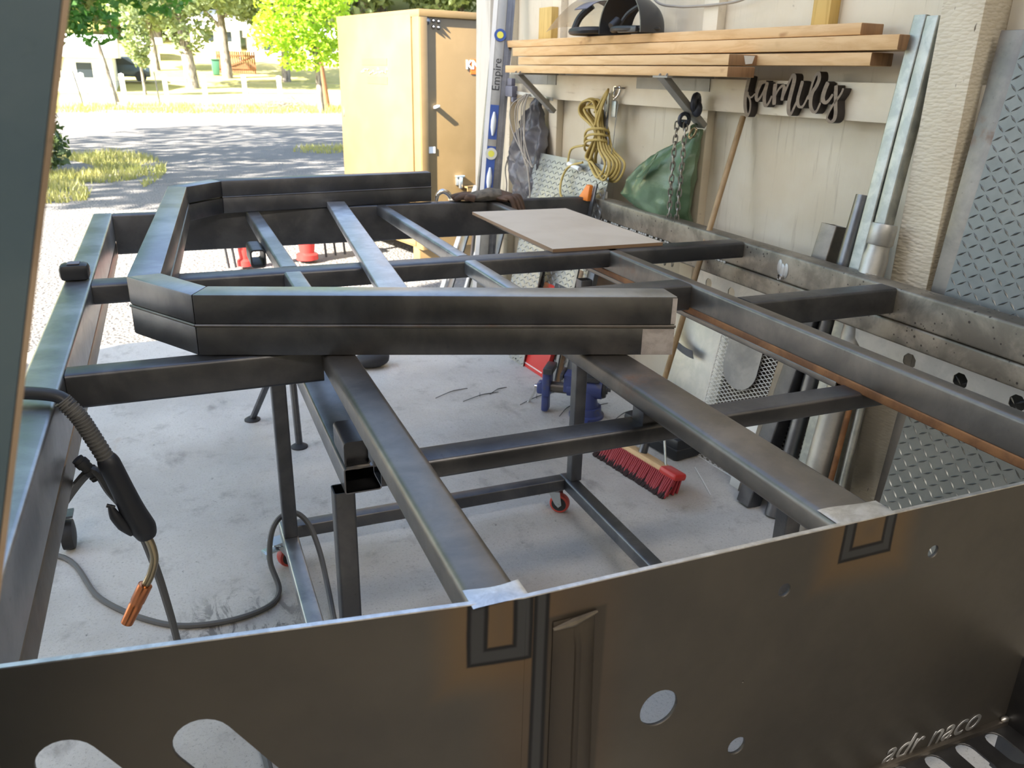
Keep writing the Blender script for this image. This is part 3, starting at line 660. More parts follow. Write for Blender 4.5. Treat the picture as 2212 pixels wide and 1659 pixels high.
# ------------------------------------------------------------------ lumber on two brackets
def lumber(u0, u1, z0, z1, o0, o1, label, tilt=0.0):
    mb = MB(); wbox(mb, u0, u1, z0, z1, o0, o1)
    o = mb.build('lumber_board', [PINE, PINE_END], bevel=.003)
    for p in o.data.polygons:
        if abs(p.normal.dot(WA)) > .9: p.material_index = 1
    return tag(o, label, 'lumber', 'boards stacked on the brackets')
lumber(.300, 2.178, 1.606, 1.644, .175, .312, 'raw pine board, lowest and foremost of the stack on the brackets')
b2 = lumber(.300, 2.020, 1.648, 1.688, .170, .312, 'raw pine board with a paper label on its end, on the lowest front board')
mb = MB(); mb.hexa([W(.2985, z, o_) for z, o_ in ((1.656, .195), (1.653, .228), (1.684, .240), (1.684, .185))]+[W(.2995, z, o_) for z, o_ in ((1.656, .195), (1.653, .228), (1.684, .240), (1.684, .185))]); mb.build('paper_label', PAPER, b2, smooth_=False)
lumber(-.232, 1.95, 1.650, 1.692, .06, .168, 'raw pine board behind the front pair, its end sticking out to the right')
lumber(-.332, 2.362, 1.698, 1.745, .04, .172, 'longest raw pine board, reaching farthest right under the top board')
lumber(-.160, 2.49, 1.748, 1.786, .045, .155, 'raw pine board on top of the stack, under the helmets')
def bracket(u, label):
    t = thing('shelf_bracket', label, 'bracket', W(u, 1.6, .1), 'shelf brackets under the lumber')
    mb = MB(); wbox(mb, u+.06, u+(.62 if u > 1 else .51), 1.546, 1.598, .085, .089); wbox(mb, u-.03, u+.07, 1.546, 1.602, .085, .089); wbox(mb, u-.05, u+.05, 1.598, 1.606, .085, .335); mb.build('wall_plate', BRKT, t, smooth_=False)
    mb = MB(); a, b = W(u, 1.600, .33), W(u, 1.395, .088); d = (b-a).normalized(); q = WA; p = d.cross(q)
    mb.obox((a+b)/2, d*(b-a).length/2, q*.024, p*.003)
    for s in (-1, 1): mb.obox((a+b)/2+q*s*.024+p*.010, d*(b-a).length/2, q*.0018, p*.011)
    mb.build('diagonal_brace', BRKT, t, smooth_=False)
    mb = MB(); c = b-d*.03; mb.cyl(c, c-p*.006, .007, n=10); mb.build('bolt', CHROME, t)
    return t
bracket(2.01, 'grey steel shelf bracket with diagonal brace above the grey sheeting')
bracket(.69, 'grey steel shelf bracket with diagonal brace above the green bag')

# ------------------------------------------------------------------ welding helmet and face shield on the lumber
t = thing('welding_helmet', 'matt black welding helmet standing open on the top board', 'helmet', W(1.16, 1.787, .15))
def hel(u, v, r_=1.0):
    a = math.pi*(-.06+1.12*u); k = 1-.22*v**2.5
    uu = 1.165+.172*k*math.cos(a)*r_; z = 1.800+.175*k*math.sin(a)*r_*(1-.12*v)
    return W(uu, max(z, 1.7875), .235-.16*v)
def hf(u, v):
    return hel(u, v)
mb = MB(); mb.grid(hf, 36, 14); mb.grid(lambda u, v: hel(u, v, .965), 36, 14)
for i in range(35):
    mb.add([hel(i/35, 0), hel((i+1)/35, 0), hel((i+1)/35, 0, .965), hel(i/35, 0, .965)], [(0, 1, 2, 3)])
mb.build('shell', HELM, t)
mb = MB()
for i in range(30):
    a, b = i/35, (i+1)/35
    if .02 < a < .5:
        q = [hel(a, 0, 1.01), hel(b, 0, 1.01), hel(b, .16, 1.02), hel(a, .16, 1.02)]; mb.add(q, [(0, 1, 2, 3)])
mb.build('edge_band', HELME, t)
mb = MB(); mb.sweep([W(1.28, 1.806, .19), W(1.16, 1.806, .250), W(1.04, 1.804, .22), W(1.02, 1.804, .12), W(1.15, 1.804, .07), W(1.29, 1.806, .11)], .013, 8, True); mb.build('headband', BLACKP, t)
mb = MB(); mb.sweep([W(1.22, 1.81, .20), W(1.19, 1.875, .17), W(1.10, 1.915, .15)], .012, 8); mb.cyl(W(1.225, 1.815, .235), W(1.225, 1.845, .200), .022); mb.build('headgear_arm', BLACKP, t)
mb = MB(); wbox(mb, 1.02, 1.165, 1.788, 1.816, .225, .245); mb.build('chin_guard', HELM, t, bevel=.005)
t = thing('face_shield', 'clear curved face shield with a black headband on the top board', 'face shield', W(1.5, 1.787, .15))
def vis(u, v):
    a = math.pi*(.12+.76*u); rad = .17+.02*v
    return W(1.455+.30*v-.02+.02*math.cos(a), 1.945-.11*v**1.6-.05*(1-math.sin(a))*v, .16+rad*math.cos(a)*.75)
mb = MB(); mb.grid(vis, 26, 16); mb.grid(lambda u, v: vis(u, v)+V((0, 0, .002)), 26, 16); mb.build('visor', VISOR, t)
mb = MB(); mb.sweep([W(1.54, 1.803, .26), W(1.42, 1.803, .30), W(1.36, 1.806, .24), W(1.36, 1.806, .10), W(1.48, 1.803, .06), W(1.56, 1.803, .12)], .017, 8, True)
mb.sweep([W(1.545, 1.805, .25), W(1.54, 1.87, .22), W(1.49, 1.925, .18)], .018, 8); mb.build('headband', BLACKP, t)
mb = MB(); mb.grid(lambda u, v: W(1.50-.12*v, 1.865+.075*math.sin(math.pi*(.15+.7*u)), .06+.22*u), 12, 6); mb.grid(lambda u, v: W(1.50-.12*v, 1.868+.075*math.sin(math.pi*(.15+.7*u)), .06+.22*u), 12, 6); mb.build('crown_guard', GREYPL, t)
o = cable('wall_wire', [W(1.25, 2.02, .055), W(1.12, 1.925, .06), W(.98, 1.900, .055), W(.868, 1.894, .055), W(.70, 1.893, .055), W(.55, 1.903, .055), W(.40, 1.95, .055)], .0055, CORDG, 'thin grey wire sagging across the studs above the lumber')

# ------------------------------------------------------------------ family sign
FAM = [('f', .0094, [(.382, 1.612), (.390, 1.568), (.393, 1.526), (.386, 1.489), (.370, 1.462), (.358, 1.480), (.360, 1.511), (.374, 1.538)]),
('fl', .0055, [(.383, 1.552), (.375, 1.534), (.356, 1.533), (.340, 1.547)]),
('a', .0089, [(.285, 1.592), (.311, 1.586), (.325, 1.563), (.331, 1.539), (.323, 1.522), (.308, 1.533), (.293, 1.558), (.282, 1.586)]),
('a2', .0091, [(.278, 1.591), (.285, 1.55), (.282, 1.518), (.271, 1.503), (.256, 1.517), (.245, 1.541)]),
('m1', .01, [(.234, 1.586), (.233, 1.552), (.227, 1.509)]),
('m2', .0078, [(.23, 1.536), (.213, 1.566), (.196, 1.579), (.186, 1.575), (.187, 1.553), (.189, 1.526)]),
('m3', .0097, [(.187, 1.537), (.172, 1.573), (.154, 1.613), (.143, 1.616), (.139, 1.597), (.146, 1.554), (.151, 1.515), (.145, 1.486), (.133, 1.479), (.119, 1.508), (.108, 1.532)]),
('i', .0078, [(.096, 1.598), (.103, 1.563), (.108, 1.532), (.099, 1.51), (.08, 1.508), (.067, 1.528), (.059, 1.549)]),
('l', .0083, [(.056, 1.534), (.05, 1.574), (.039, 1.613), (.025, 1.626), (.018, 1.606), (.027, 1.58), (.04, 1.561), (.044, 1.534), (.038, 1.508), (.021, 1.492), (.007, 1.498), (-.004, 1.525)]),
('y1', .0094, [(-.026, 1.596), (-.015, 1.566), (-.013, 1.54), (-.026, 1.526), (-.042, 1.535), (-.056, 1.556)]),
('y2', .008, [(-.065, 1.586), (-.07, 1.553), (-.077, 1.516), (-.082, 1.491), (-.079, 1.47), (-.063, 1.462), (-.046, 1.473), (-.05, 1.493), (-.064, 1.52), (-.081, 1.542), (-.094, 1.561), (-.099, 1.577)])]
mb = MB()
for li, (nm, hw, pts) in enumerate(FAM):
    P = smooth([(p[0], p[1], 0) for p in pts], 5); n = len(P); a = []; b = []
    for i, p in enumerate(P):
        tq = (P[min(i+1, n-1)]-P[max(i-1, 0)]).normalized(); s = V((-tq.y, tq.x, 0))
        vert = abs(tq.y); hh = hw*(.52+.48*vert) if tq.y < .25 or nm in ('m1',) else hw*(.50+.30*(1-vert))
        if i in (0, n-1): hh *= .75
        a.append(p+s*hh); b.append(p-s*hh)
    fo = .1235+li*.00025; bo = .088
    vs = [W(q.x, q.y, fo) for q in a]+[W(q.x, q.y, fo) for q in b]+[W(q.x, q.y, bo) for q in a]+[W(q.x, q.y, bo) for q in b]
    ff = [(i, i+1, n+i+1, n+i) for i in range(n-1)]; sd = [(i, 2*n+i, 2*n+i+1, i+1) for i in range(n-1)]+[(n+i, n+i+1, 3*n+i+1, 3*n+i) for i in range(n-1)]
    sd += [(0, n, 3*n, 2*n), (n-1, 2*n-1, 4*n-1, 3*n-1)]
    mb.cur = 0; mb.add(vs, ff); mb.cur = 1; mb.add(vs, sd)
o = mb.build('family_sign', [SIGNW, SIGNE], smooth_=False); tag(o, 'dark wooden cut-out script sign reading family on the wall rail', 'sign')

# ------------------------------------------------------------------ yellow cord coil, strap and hook
t = thing('extension_cord', 'coiled yellow extension cord hanging on the wall', 'extension cord', W(1.45, 1.3, .13))
random.seed(3)
mb = MB()
for i in range(10):
    f = i/9; du = random.uniform(-.03, .03); oo = .10+.013*(i % 5); e = 1-.45*f
    mb.sweep([W(1.455-.02*f, 1.325, oo), W(1.455+.16*e+du*.4, 1.40+.02*f, oo+.012), W(1.445+.185*e, 1.475-.03*f+du*.3, oo), W(1.47+.05*e-.03*f, 1.475-.02*f+du, oo-.008), W(1.42, 1.36, oo), W(1.355+.05*f, 1.25, oo), W(1.245+.10*f+du*.5, 1.185-.01*f, oo), W(1.285+.10*f, 1.095+.008*(i % 4), oo+.01), W(1.43+.06*f, 1.105+.016*(i % 5), oo), W(1.545-.07*f+du*.4, 1.20, oo+.006)], .0064, 7, True)
mb.sweep([W(1.43, 1.36, .15), W(1.40, 1.45, .15), W(1.37, 1.52, .14), W(1.41, 1.525, .12), W(1.46, 1.44, .14), W(1.46, 1.37, .14)], .0065, 7)
mb.sweep([W(1.44, 1.36, .16), W(1.42, 1.44, .15), W(1.385, 1.53, .13), W(1.43, 1.517, .11), W(1.50, 1.42, .13)], .0065, 7)
mb.build('coils', CORDY, t)
mb = MB()
for k_ in range(3):
    z = 1.335-.028*k_; mb.sweep([W(1.565, z-.055, .13), W(1.47, z, .185), W(1.385, z+.012, .15), W(1.395, z-.012, .10), W(1.50, z-.05, .09)], .0066, 7, True)
mb.build('wrap_turns', CORDY, t)
mb = MB(); mb.sweep([W(1.555, 1.25, .15), W(1.66, 1.225, .16), W(1.69, 1.16, .16), W(1.665, 1.135, .17)], .0065, 7); mb.sweep([W(1.54, 1.165, .16), W(1.65, 1.13, .18), W(1.70, 1.06, .19), W(1.66, .99, .22), W(1.58, .955, .24)], .0065, 7); mb.build('loose_tail', CORDY, t)
mb = MB(); mb.cyl(W(1.665, 1.145, .17), W(1.56, 1.128, .165), .014, .012); mb.build('plug', VIALW, t)
t = thing('cable_puller', 'slotted steel strap with snap hook and thin cable hanging right of the yellow cord', 'hand tool', W(1.38, 1.4, .09))
hol = [slot((.0, .05+.07*i), (.0, .075+.07*i), .006, 6) for i in range(7)]
sheet('slotted_strap', STEEL, t, [(-.022, 0), (.022, 0), (.020, .52), (-.020, .52)], hol, .004, W(1.405, 1.00, .118), -WA, (0, 0, 1))
mb = MB(); mb.torus(W(1.325, 1.525, .115), WN, .030, .0055, 20, 7, (.6, 1.15)); mb.sweep([W(1.345, 1.49, .115), W(1.352, 1.545, .115), W(1.33, 1.552, .115)], .004, 6); mb.build('snap_hook', CHROME, t)
mb = MB(); mb.cyl(W(1.30, 1.545, .085), W(1.30, 1.545, .15), .003, n=6); mb.build('wall_nail', STEEL, t)
mb = MB(); wbox(mb, 1.318, 1.358, 1.405, 1.485, .108, .122); mb.build('ratchet_body', GALV, t, bevel=.005)
mb = MB(); mb.sweep([W(1.305, 1.47, .115), W(1.312, 1.38, .12), W(1.325, 1.22, .125), W(1.355, 1.05, .13)], .0022, 5); mb.sweep([W(1.40, 1.30, .125), W(1.36, 1.305, .13), W(1.35, 1.27, .13)], .004, 6); mb.build('thin_cable', STEEL, t)
mb = MB(); wbox(mb, 1.335, 1.385, .985, 1.035, .125, .155); mb.build('white_tag', WHITEP, t, bevel=.003)

# ------------------------------------------------------------------ chain with shackle, green bag, grey sheeting, clamps
t = thing('steel_chain', 'steel chain doubled over a dark shackle below the right bracket', 'chain', W(.69, 1.4, .2))
mb = MB(); mb.torus(W(.690, 1.428, .185), WA, .026, .009, 18, 8); mb.cyl(W(.66, 1.420, .185), W(.725, 1.420, .185), .010); mb.torus(W(.665, 1.500, .15), (WA+WN*.6), .030, .014, 18, 8); mb.ball(W(.655, 1.475, .15), WA*.03, WN*.02, V((0, 0, .035)), 12, 8); mb.build('shackle', SHACK, t)
lk = MB(); lk.sweep([(.0085, 0, .009), (.006, 0, .0165), (0, 0, .019), (-.006, 0, .0165), (-.0085, 0, .009), (-.0085, 0, -.009), (-.006, 0, -.0165), (0, 0, -.019), (.006, 0, -.0165), (.0085, 0, -.009)], .0034, 6, True, 2); LK = None
for s_, (u0, o0, du) in enumerate(((.712, .205, .012), (.672, .190, -.004))):
    nlk = 22
    for i in range(nlk):
        p = W(u0+du*math.sin(i*.25)*.4, 1.402-i*.0285, o0)
        if LK is None: LK = lk.build('link', CHAINM); o = LK
        else: o = LK.copy(); C.objects.link(o)
        o.parent = t; o.location = p-rootloc(t); o.rotation_euler = (random.uniform(-.12, .12), random.uniform(-.10, .10), (R(45) if i % 2 else R(-45))+random.uniform(-.2, .2))
def shell(mb, rows, nseg=34, wr=.012, fr=9, base=.02, wfr=1.0, seed=0):
    zs = [r[0] for r in rows]
    def ev(t_):
        q = t_*(len(rows)-1); k_ = min(int(q), len(rows)-2); f = q-k_; f = f*f*(3-2*f)*.5+f*.5
        return [rows[k_][i]+(rows[k_+1][i]-rows[k_][i])*f for i in range(4)]
    def fn(s, v):
        z, ul, ur, dp = ev(v); a = 2*math.pi*s
        u = (ul+ur)/2+(ul-ur)/2*math.cos(a)*(1 if math.sin(a) > 0 else .97)
        o = base+dp*(.5+.5*math.sin(a)) if math.sin(a) > 0 else base+dp*(.5+.5*math.sin(a))
        ridge = math.sin(s*fr*6.283+3*v+seed)*math.sin(math.pi*min(1, v*1.1))
        nz_ = noise.noise(V((u*14, z*9, seed)))+.6*noise.noise(V((u*34, z*20, seed+4)))
        o += wr*ridge*(.4+.6*(1-v))+wr*1.5*nz_
        return W(u+wr*.5*noise.noise(V((u*20, z*16, seed+9))), z+wr*.5*nz_, max(.05, o))
    mb.grid(fn, nseg*2, 46, True)
t = thing('green_plastic_bag', 'full green plastic carrier bag hanging from its handles behind the chain', 'plastic bag', W(.9, 1.2, .1))
mb = MB(); shell(mb, [(1.385, .735, .705, .03), (1.33, .83, .695, .07), (1.27, .95, .678, .11), (1.20, 1.06, .668, .14), (1.12, 1.15, .664, .155), (1.05, 1.185, .668, .15), (1.00, 1.08, .675, .13), (.955, .86, .68, .10), (.935, .80, .69, .03)], 36, .011, 7, .05, 1, 2)
mb.build('bag_body', BAGG, t)
mb = MB()
def flap(u, v):
    a = W(.80, 1.285, .225)*(1-u)+W(.96, 1.155, .222)*u
    return a+(W(.86, 1.20, .235)-W(.86, 1.26, .21))*v*math.sin(math.pi*min(1, u*.9+.1))+WN*.010*noise.noise(V((u*4, v*3, 1)))
mb.grid(flap, 16, 6); mb.grid(lambda u, v: flap(u, v)+WN*.0015, 16, 6); mb.build('torn_flap', BAGG, t)
mb = MB(); mb.sweep([W(.735, 1.375, .09), W(.70, 1.40, .12), W(.675, 1.395, .15), W(.69, 1.36, .12)], [.012, .009, .009, .012], 8); mb.build('tied_handle', BAGG, t)
mb = MB(); mb.torus(W(.655, 1.375, .16), WN, .020, .005, 16, 6, (.7, 1.4)); mb.build('carabiner', BRASS, t)
t = thing('grey_plastic_sheeting', 'bundle of grey plastic sheeting with tangled cords hanging under the left bracket', 'plastic sheeting', W(2.25, 1.2, .1))
mb = MB(); shell(mb, [(1.50, 2.24, 2.17, .03), (1.40, 2.29, 2.15, .05), (1.30, 2.33, 2.10, .08), (1.21, 2.43, 2.06, .11), (1.10, 2.445, 2.045, .13), (1.00, 2.42, 2.04, .14), (.92, 2.40, 2.06, .13), (.86, 2.34, 2.08, .10), (.80, 2.28, 2.12, .04)], 36, .024, 7, .05, 1, 6)
mb.build('sheeting', BAGS, t)
mb = MB(); random.seed(12)
for i in range(7):
    a = random.uniform(2.10, 2.31); b = random.uniform(2.02, 2.13)
    mb.sweep([W(2.20+random.uniform(-.03, .03), 1.49, .15), W(a+.02, 1.42, .20), W(a, 1.31, .21), W((a+b)/2, 1.19, .215), W(b, 1.09, .20)], .0035, 6)
mb.sweep([W(2.09, 1.10, .20), W(2.055, 1.02, .205), W(2.045, .93, .20), W(2.08, .87, .20)], .005, 6); mb.sweep([W(2.44, 1.17, .12), W(2.43, 1.05, .17), W(2.37, .95, .19), W(2.385, .88, .19)], .004, 6); mb.build('cords', CORDG, t)
t = thing('bar_clamp', 'grey bar clamp with purple-grey plastic jaws hanging below the left bracket', 'clamp', W(2.3, 1.5, .15))
mb = MB(); a, b = W(2.46, 1.505, .17), W(1.955, 1.470, .12); d = (b-a).normalized(); mb.obox((a+b)/2, d*(b-a).length/2, V((0, 0, .009)), d.cross(V((0, 0, 1)))*.003); mb.build('clamp_bar', ALU, t)
for u, z in ((2.545, 1.515), (2.37, 1.52)):
    mb = MB(); wbox(mb, u-.045, u+.045, z-.05, z+.012, .15, .19); wbox(mb, u-.025, u+.03, z+.012, z+.055, .155, .185); wbox(mb, u-.05, u-.02, z-.08, z-.05, .155, .185); mb.build('clamp_jaw', GREYPL, t, bevel=.006)
mb = MB(); wbox(mb, 2.44, 2.59, 1.392, 1.418, .17, .176); wbox(mb, 2.44, 2.46, 1.345, 1.39, .165, .180); mb.build('hang_tag', CORDG, t, bevel=.002)

# ------------------------------------------------------------------ spirit level against the door jamb, other uprights there
t = thing('spirit_level', 'long grey spirit level with blue vial panels leaning on the door jamb', 'spirit level', (1.70, 4.78, 0))
LF0, LFT = V((1.674, 4.77, 0)), V((1.917, 5.026, 2.01)); LD = (LFT-LF0).normalized(); LA = V((.93, -.36, 0)); LA = (LA-LD*LA.dot(LD)).normalized(); LNn = LA.cross(LD)
if LNn.dot(CAM-LF0) < 0: LNn = -LNn
def lv(a, s_, o): return LF0+LA*a+LD*s_+LNn*o
def lbox(mb, a0, a1, s0, s1, o0, o1): return mb.hexa([lv(a0, s0, o0), lv(a1, s0, o0), lv(a1, s0, o1), lv(a0, s0, o1), lv(a0, s1, o0), lv(a1, s1, o0), lv(a1, s1, o1), lv(a0, s1, o1)])
mb = MB(); lbox(mb, .026, .082, .01, 2.35, .0, .022); mb.build('beam', steel('level_grey', (.30, .29, .26), (.38, .37, .33), .4, .5), t, bevel=.002)
mb = MB(); lbox(mb, .0, .026, .01, 2.35, -.001, .024); mb.build('bright_edge', WHITEP, t)
mb = MB(); lbox(mb, .082, .128, .01, 2.35, -.030, .010); lbox(mb, .098, .112, .01, 2.35, .010, .020); mb.build('dark_edge', STEEL, t)
def lz(z): return z/LD.z
for z0, z1 in ((1.22, 1.42), (.88, 1.18)):
    mb = MB(); lbox(mb, .027, .080, lz(z0), lz(z1), .0222, .0235); mb.build('blue_panel', BLUEP, t)
for zz, big in ((1.31, 0), (1.135, 1), (.985, 0), (1.815, 1)):
    if big:
        mb = MB(); mb.cyl(lv(.054, lz(zz), .021), lv(.054, lz(zz), .029), .036, n=22); b_ = mb.build('vial_ring', ZINC if zz < 1.5 else BLUEP, t); mb = MB(); mb.cyl(lv(.054, lz(zz), .024), lv(.054, lz(zz), .031), .020, n=18); mb.build('vial', VIAL, b_)
    else:
        mb = MB(); mb.sweep([lv(.054, lz(zz)-.07, .025), lv(.054, lz(zz)-.02, .027), lv(.054, lz(zz)+.02, .027), lv(.054, lz(zz)+.07, .025)], [.006, .017, .017, .006], 10, sub=2); mb.build('vial', VIALW, t)
text('level_lettering', 'Empire', .066, INK, t, lv(.072, lz(1.50), .0232), LD, -LA, .0006)
def upright(name, label, mat, u0, u1, z1, of, ot, th, cat='metal strip', grp=None, bev=.002):
    mb = MB(); wlean(mb, u0, u1, z1, of, ot, th); o = mb.build(name, mat, bevel=bev); return tag(o, label, cat, grp)
upright('wood_strip', 'tan wooden strip leaning right of the spirit level', WALL2, 2.71, 2.745, 2.4, .28, .06, .03, 'wood strip')
upright('steel_angle', 'grey-blue steel angle leaning close right of the spirit level', STEEL, 2.752, 2.778, 2.3, .30, .06, .025)
xs = [('white_strip', 'white metal strip, leftmost of the short uprights by the jamb', WHITEP, 3.00, 3.06), ('steel_strip', 'dull steel strip beside the white strip by the jamb', STEEL, 2.90, 2.98), ('bright_strip', 'narrow bright strip among the short uprights by the jamb', WHITEP, 2.72, 2.75),
      ('grey_strip', 'wide grey strip second from the perforated angle', GALV, 2.58, 2.70), ('dark_strip', 'dark steel strip beside the perforated angle', STEEL_D, 2.45, 2.56)]
for i, (nm, lb, mt, a, b) in enumerate(xs): upright(nm, lb, mt, a, b, .86+.02*(i % 3), .42-.02*i, .10, .012)
hol = [circ(.025+.030*(i % 2), .02+.022*i, .006, 8) for i in range(38)]
a = W(2.10, 0, .36); b = W(2.10, .86, .17); o = sheet('perforated_angle', GALV, None, [(0, 0), (.085, 0), (.085, .88), (0, .88)], hol, .003, a, -WA, (b-a).normalized()); tag(o, 'galvanised steel angle full of punched holes leaning at the far wall', 'metal angle')
# ------------------------------------------------------------------ tread plates with raised lugs
def treadplate(name, label, O, ax, up, w_, h_, pitch, lug, mat=TREAD, outline=None, clip=None):
    t = thing(name, label, 'tread plate', O); ax, up = V(ax).normalized(), V(up).normalized(); nz_ = ax.cross(up)
    if nz_.dot(CAM-V(O)) < 0: nz_ = -nz_
    mb = MB(); ring = [V(O)+ax*a+up*b-nz_*.004 for a, b in (outline or [(0, 0), (w_, 0), (w_, h_), (0, h_)])]; mb.prism(ring, nz_*.004); mb.build('plate', mat, t, smooth_=False)
    mb = MB(); i = 0; y_ = pitch*.5
    while y_ < h_-.01:
        x_ = pitch*.5; j = 0
        while x_ < w_-.01:
            ang = R(32) if (i+j) % 2 else R(32+90+14); d = ax*math.cos(ang)+up*math.sin(ang); p = nz_.cross(d); c = V(O)+ax*x_+up*y_
            if clip is None or clip(x_, y_):
                L_ = lug/2; q = []
                top_ = [c-d*L_*.55+nz_*.0028, c+d*L_*.55+nz_*.0028]
                q = [c-d*L_, c-p*lug*.105, c+d*L_, c+p*lug*.105]+top_
                mb.add(q, [(0, 1, 4), (1, 5, 4), (1, 2, 5), (2, 3, 5), (3, 4, 5), (3, 0, 4)])
            x_ += pitch; j += 1
        y_ += pitch; i += 1
    o = mb.build('tread_lugs', TREAD_D, t, ang=60); o['kind'] = 'stuff'; return t
O = W(-.70, 0, .36)
treadplate('tread_plate', 'large grey diamond tread plate leaning on the wall right of the rough post', O, -WA, (W(-.70, 1.69, .11)-O), 1.10, 2.16, .0285, .034)
O = W(2.11, 0, .36); treadplate('tread_plate', 'reflective diamond tread plate leaning on the far wall behind the yellow cord', O, -WA, W(2.11, 1.17, .13)-O, .80, 1.19, .0285, .032, TREADA)
O = W(1.84, .0, .42); treadplate('tread_offcut', 'small golden diamond tread offcut in front of the far tread plate', O, -WA, W(1.84, .98, .25)-O, .17, 1.0, .0285, .032, TREADA)
upright('smooth_sheet', 'narrow smooth grey steel sheet leaning between the rough post and tread plate', STEEL_B, -.70, -.620, 1.75, .262, .098, .006)

# ------------------------------------------------------------------ long pipes and tubes near the post
def lpipe(name, label, mat, ub, ut, zt, of, ot, w_, h_, round_=False, cat='steel tube', z0=0.004, n=20, par=None):
    mb = MB(); a, b = W(ub, z0, of), W(ut, zt, ot)
    if round_:
        r = w_/2; mb.rev(a, b-a, [(r, 0), (r, 1), (r*.86, 1), (r*.86, 0)], n, False); mb.rev(a, b-a, [(r*.86, .9), (r*.5, .9)], n, False)
    else: mb.tube(a, b, w_, h_, WN, .005, .003)
    o = mb.build(name, mat); return tag(o, label, cat)
lpipe('galvanised_post', 'tall galvanised steel post leaning on the wall, left of the two beside the rough post', GALV, -.365, -.348, 1.80, .34, .09, .048, .048)
lpipe('galvanised_post', 'tall galvanised steel post leaning against the rough post, right of the two', GALV, -.425, -.4015, 1.795, .33, .10, .046, .046)
lpipe('dark_round_tube', 'dark grey round tube leaning left of the galvanised posts', STEEL, -.27, -.255, 1.225, .34, .11, .062, .062, True)
lpipe('square_steel_post', 'short dark brown square steel post, leftmost of the leaning tubes', STEEL_B, -.10, -.140, 1.10, .30, .10, .075, .075)
lpipe('black_square_tube', 'black square tube leaning closest to the mesh panel with its foot on the floor', STEEL_D, -.155, -.205, .86, .36, .19, .070, .070)
lpipe('flat_bar', 'light grey flat bar leaning among the dark tubes', ALU, -.40, -.31, .86, .33, .14, .050, .008)
lpipe('black_tube', 'black tube leaning right of the grey flat bar', STEEL_D, -.44, -.34, .88, .34, .14, .055, .055)
t = lpipe('labelled_pipe', 'grey pipe with a white label band standing among the leaning tubes', STEEL, -.465, -.385, .86, .36, .20, .032, .032, True)
mb = MB(); a, b = W(-.465, .004, .36), W(-.385, .86, .20); mb.rev(a+(b-a)*.33, (b-a)*.06, [(.0166, 0), (.0166, 1)], 18, False); mb.build('label_band', PAPER, t)
lpipe('angle_bar', 'grey-green angle bar leaning left of the rough post foot', GALV, -.51, -.42, .86, .33, .20, .030, .030)
lpipe('rusty_rod', 'rusty brown rod leaning low between the grey bars', STEEL_R, -.53, -.48, .84, .40, .24, .020, .020, True)
lpipe('grey_conduit', 'grey conduit leaning right beside the rough post foot', GALV, -.555, -.50, .92, .36, .21, .028, .028, True)
t = thing('vent_pipe', 'shiny silver vent pipe with a collar standing left of the rough post', 'vent pipe', W(-.41, 0, .25))
a, b = W(-.44, .004, .38), W(-.435, 1.16, .21); d = b-a
mb = MB(); mb.rev(a, d, [(.042, 0), (.042, .90), (.036, .925), (.036, .945)], 24, False); mb.build('pipe_body', ALU, t)
mb = MB(); mb.rev(a, d, [(.040, .94), (.043, .945), (.043, .992), (.040, 1.0), (.035, 1.0), (.035, .90)], 24, False); mb.build('collar', ALU, t)
mb = MB()
fx = (CAM-b); fx.z = 0; fx.normalize(); sd = d.normalized().cross(fx)
for i in range(4):
    for j in range(5):
        if (i*5+j) % 6 != 5: mb.obox(a+d*(.86-.022*i)+fx*.0405+sd*(-.014+.007*j), sd*.0026, d.normalized()*.004, fx*.0012)
mb.build('embossed_marks', ZINC, t)

# ------------------------------------------------------------------ sheets, mesh and boxes under the right rail
def holed(name, label, u0, u1, z0, z1, of, ot, hs, lean0=None):
    t = thing(name, label, 'steel plate', W(u0, z0, of)); O = W(u0, 0, of+.02); up_ = (W(u0, .86, ot)-O).normalized()
    hl = [[(u0-u+.024*math.cos(R(22.5+45*k_)), z+.024*math.sin(R(22.5+45*k_))) for k_ in range(8)] for u, z in hs]
    sheet('plate', STEEL_B if False else ALU, t, [(0, 0), (u0-u1, 0), (u0-u1, z1), ((lean0 or 0), z1)], hl, .004, O, -WA, up_); return t
upright('pale_sheet', 'pale grey sheet leaning on the wall below the frame, left of the mesh panel', ALU, .62, .27, .58, .245, .15, .004, 'steel sheet')
mb = MB()
def arc(u, v):
    a = R(200+75*u); rad = .30+.045*v
    return W(.62+rad*math.cos(a)*-.9-.16, .70+rad*math.sin(a)*.9+.02, .222-.01*v)
mb.grid(arc, 18, 3); mb.grid(lambda u, v: arc(u, v)+WN*.003, 18, 3); o = mb.build('curved_offcut', STEEL_T); tag(o, 'curved steel offcut leaning against the pale sheet', 'offcut')
t = thing('expanded_mesh_panel', 'white expanded metal mesh panel leaning behind the leaning tubes', 'mesh panel', W(.1, 0, .4))
O = W(.325, .003, .262); ax = -WA; up_ = (W(.310, .62, .165)-O).normalized(); nz_ = WN; mb = MB(); w_, h_ = .62, .66; pu, pv = .036, .018
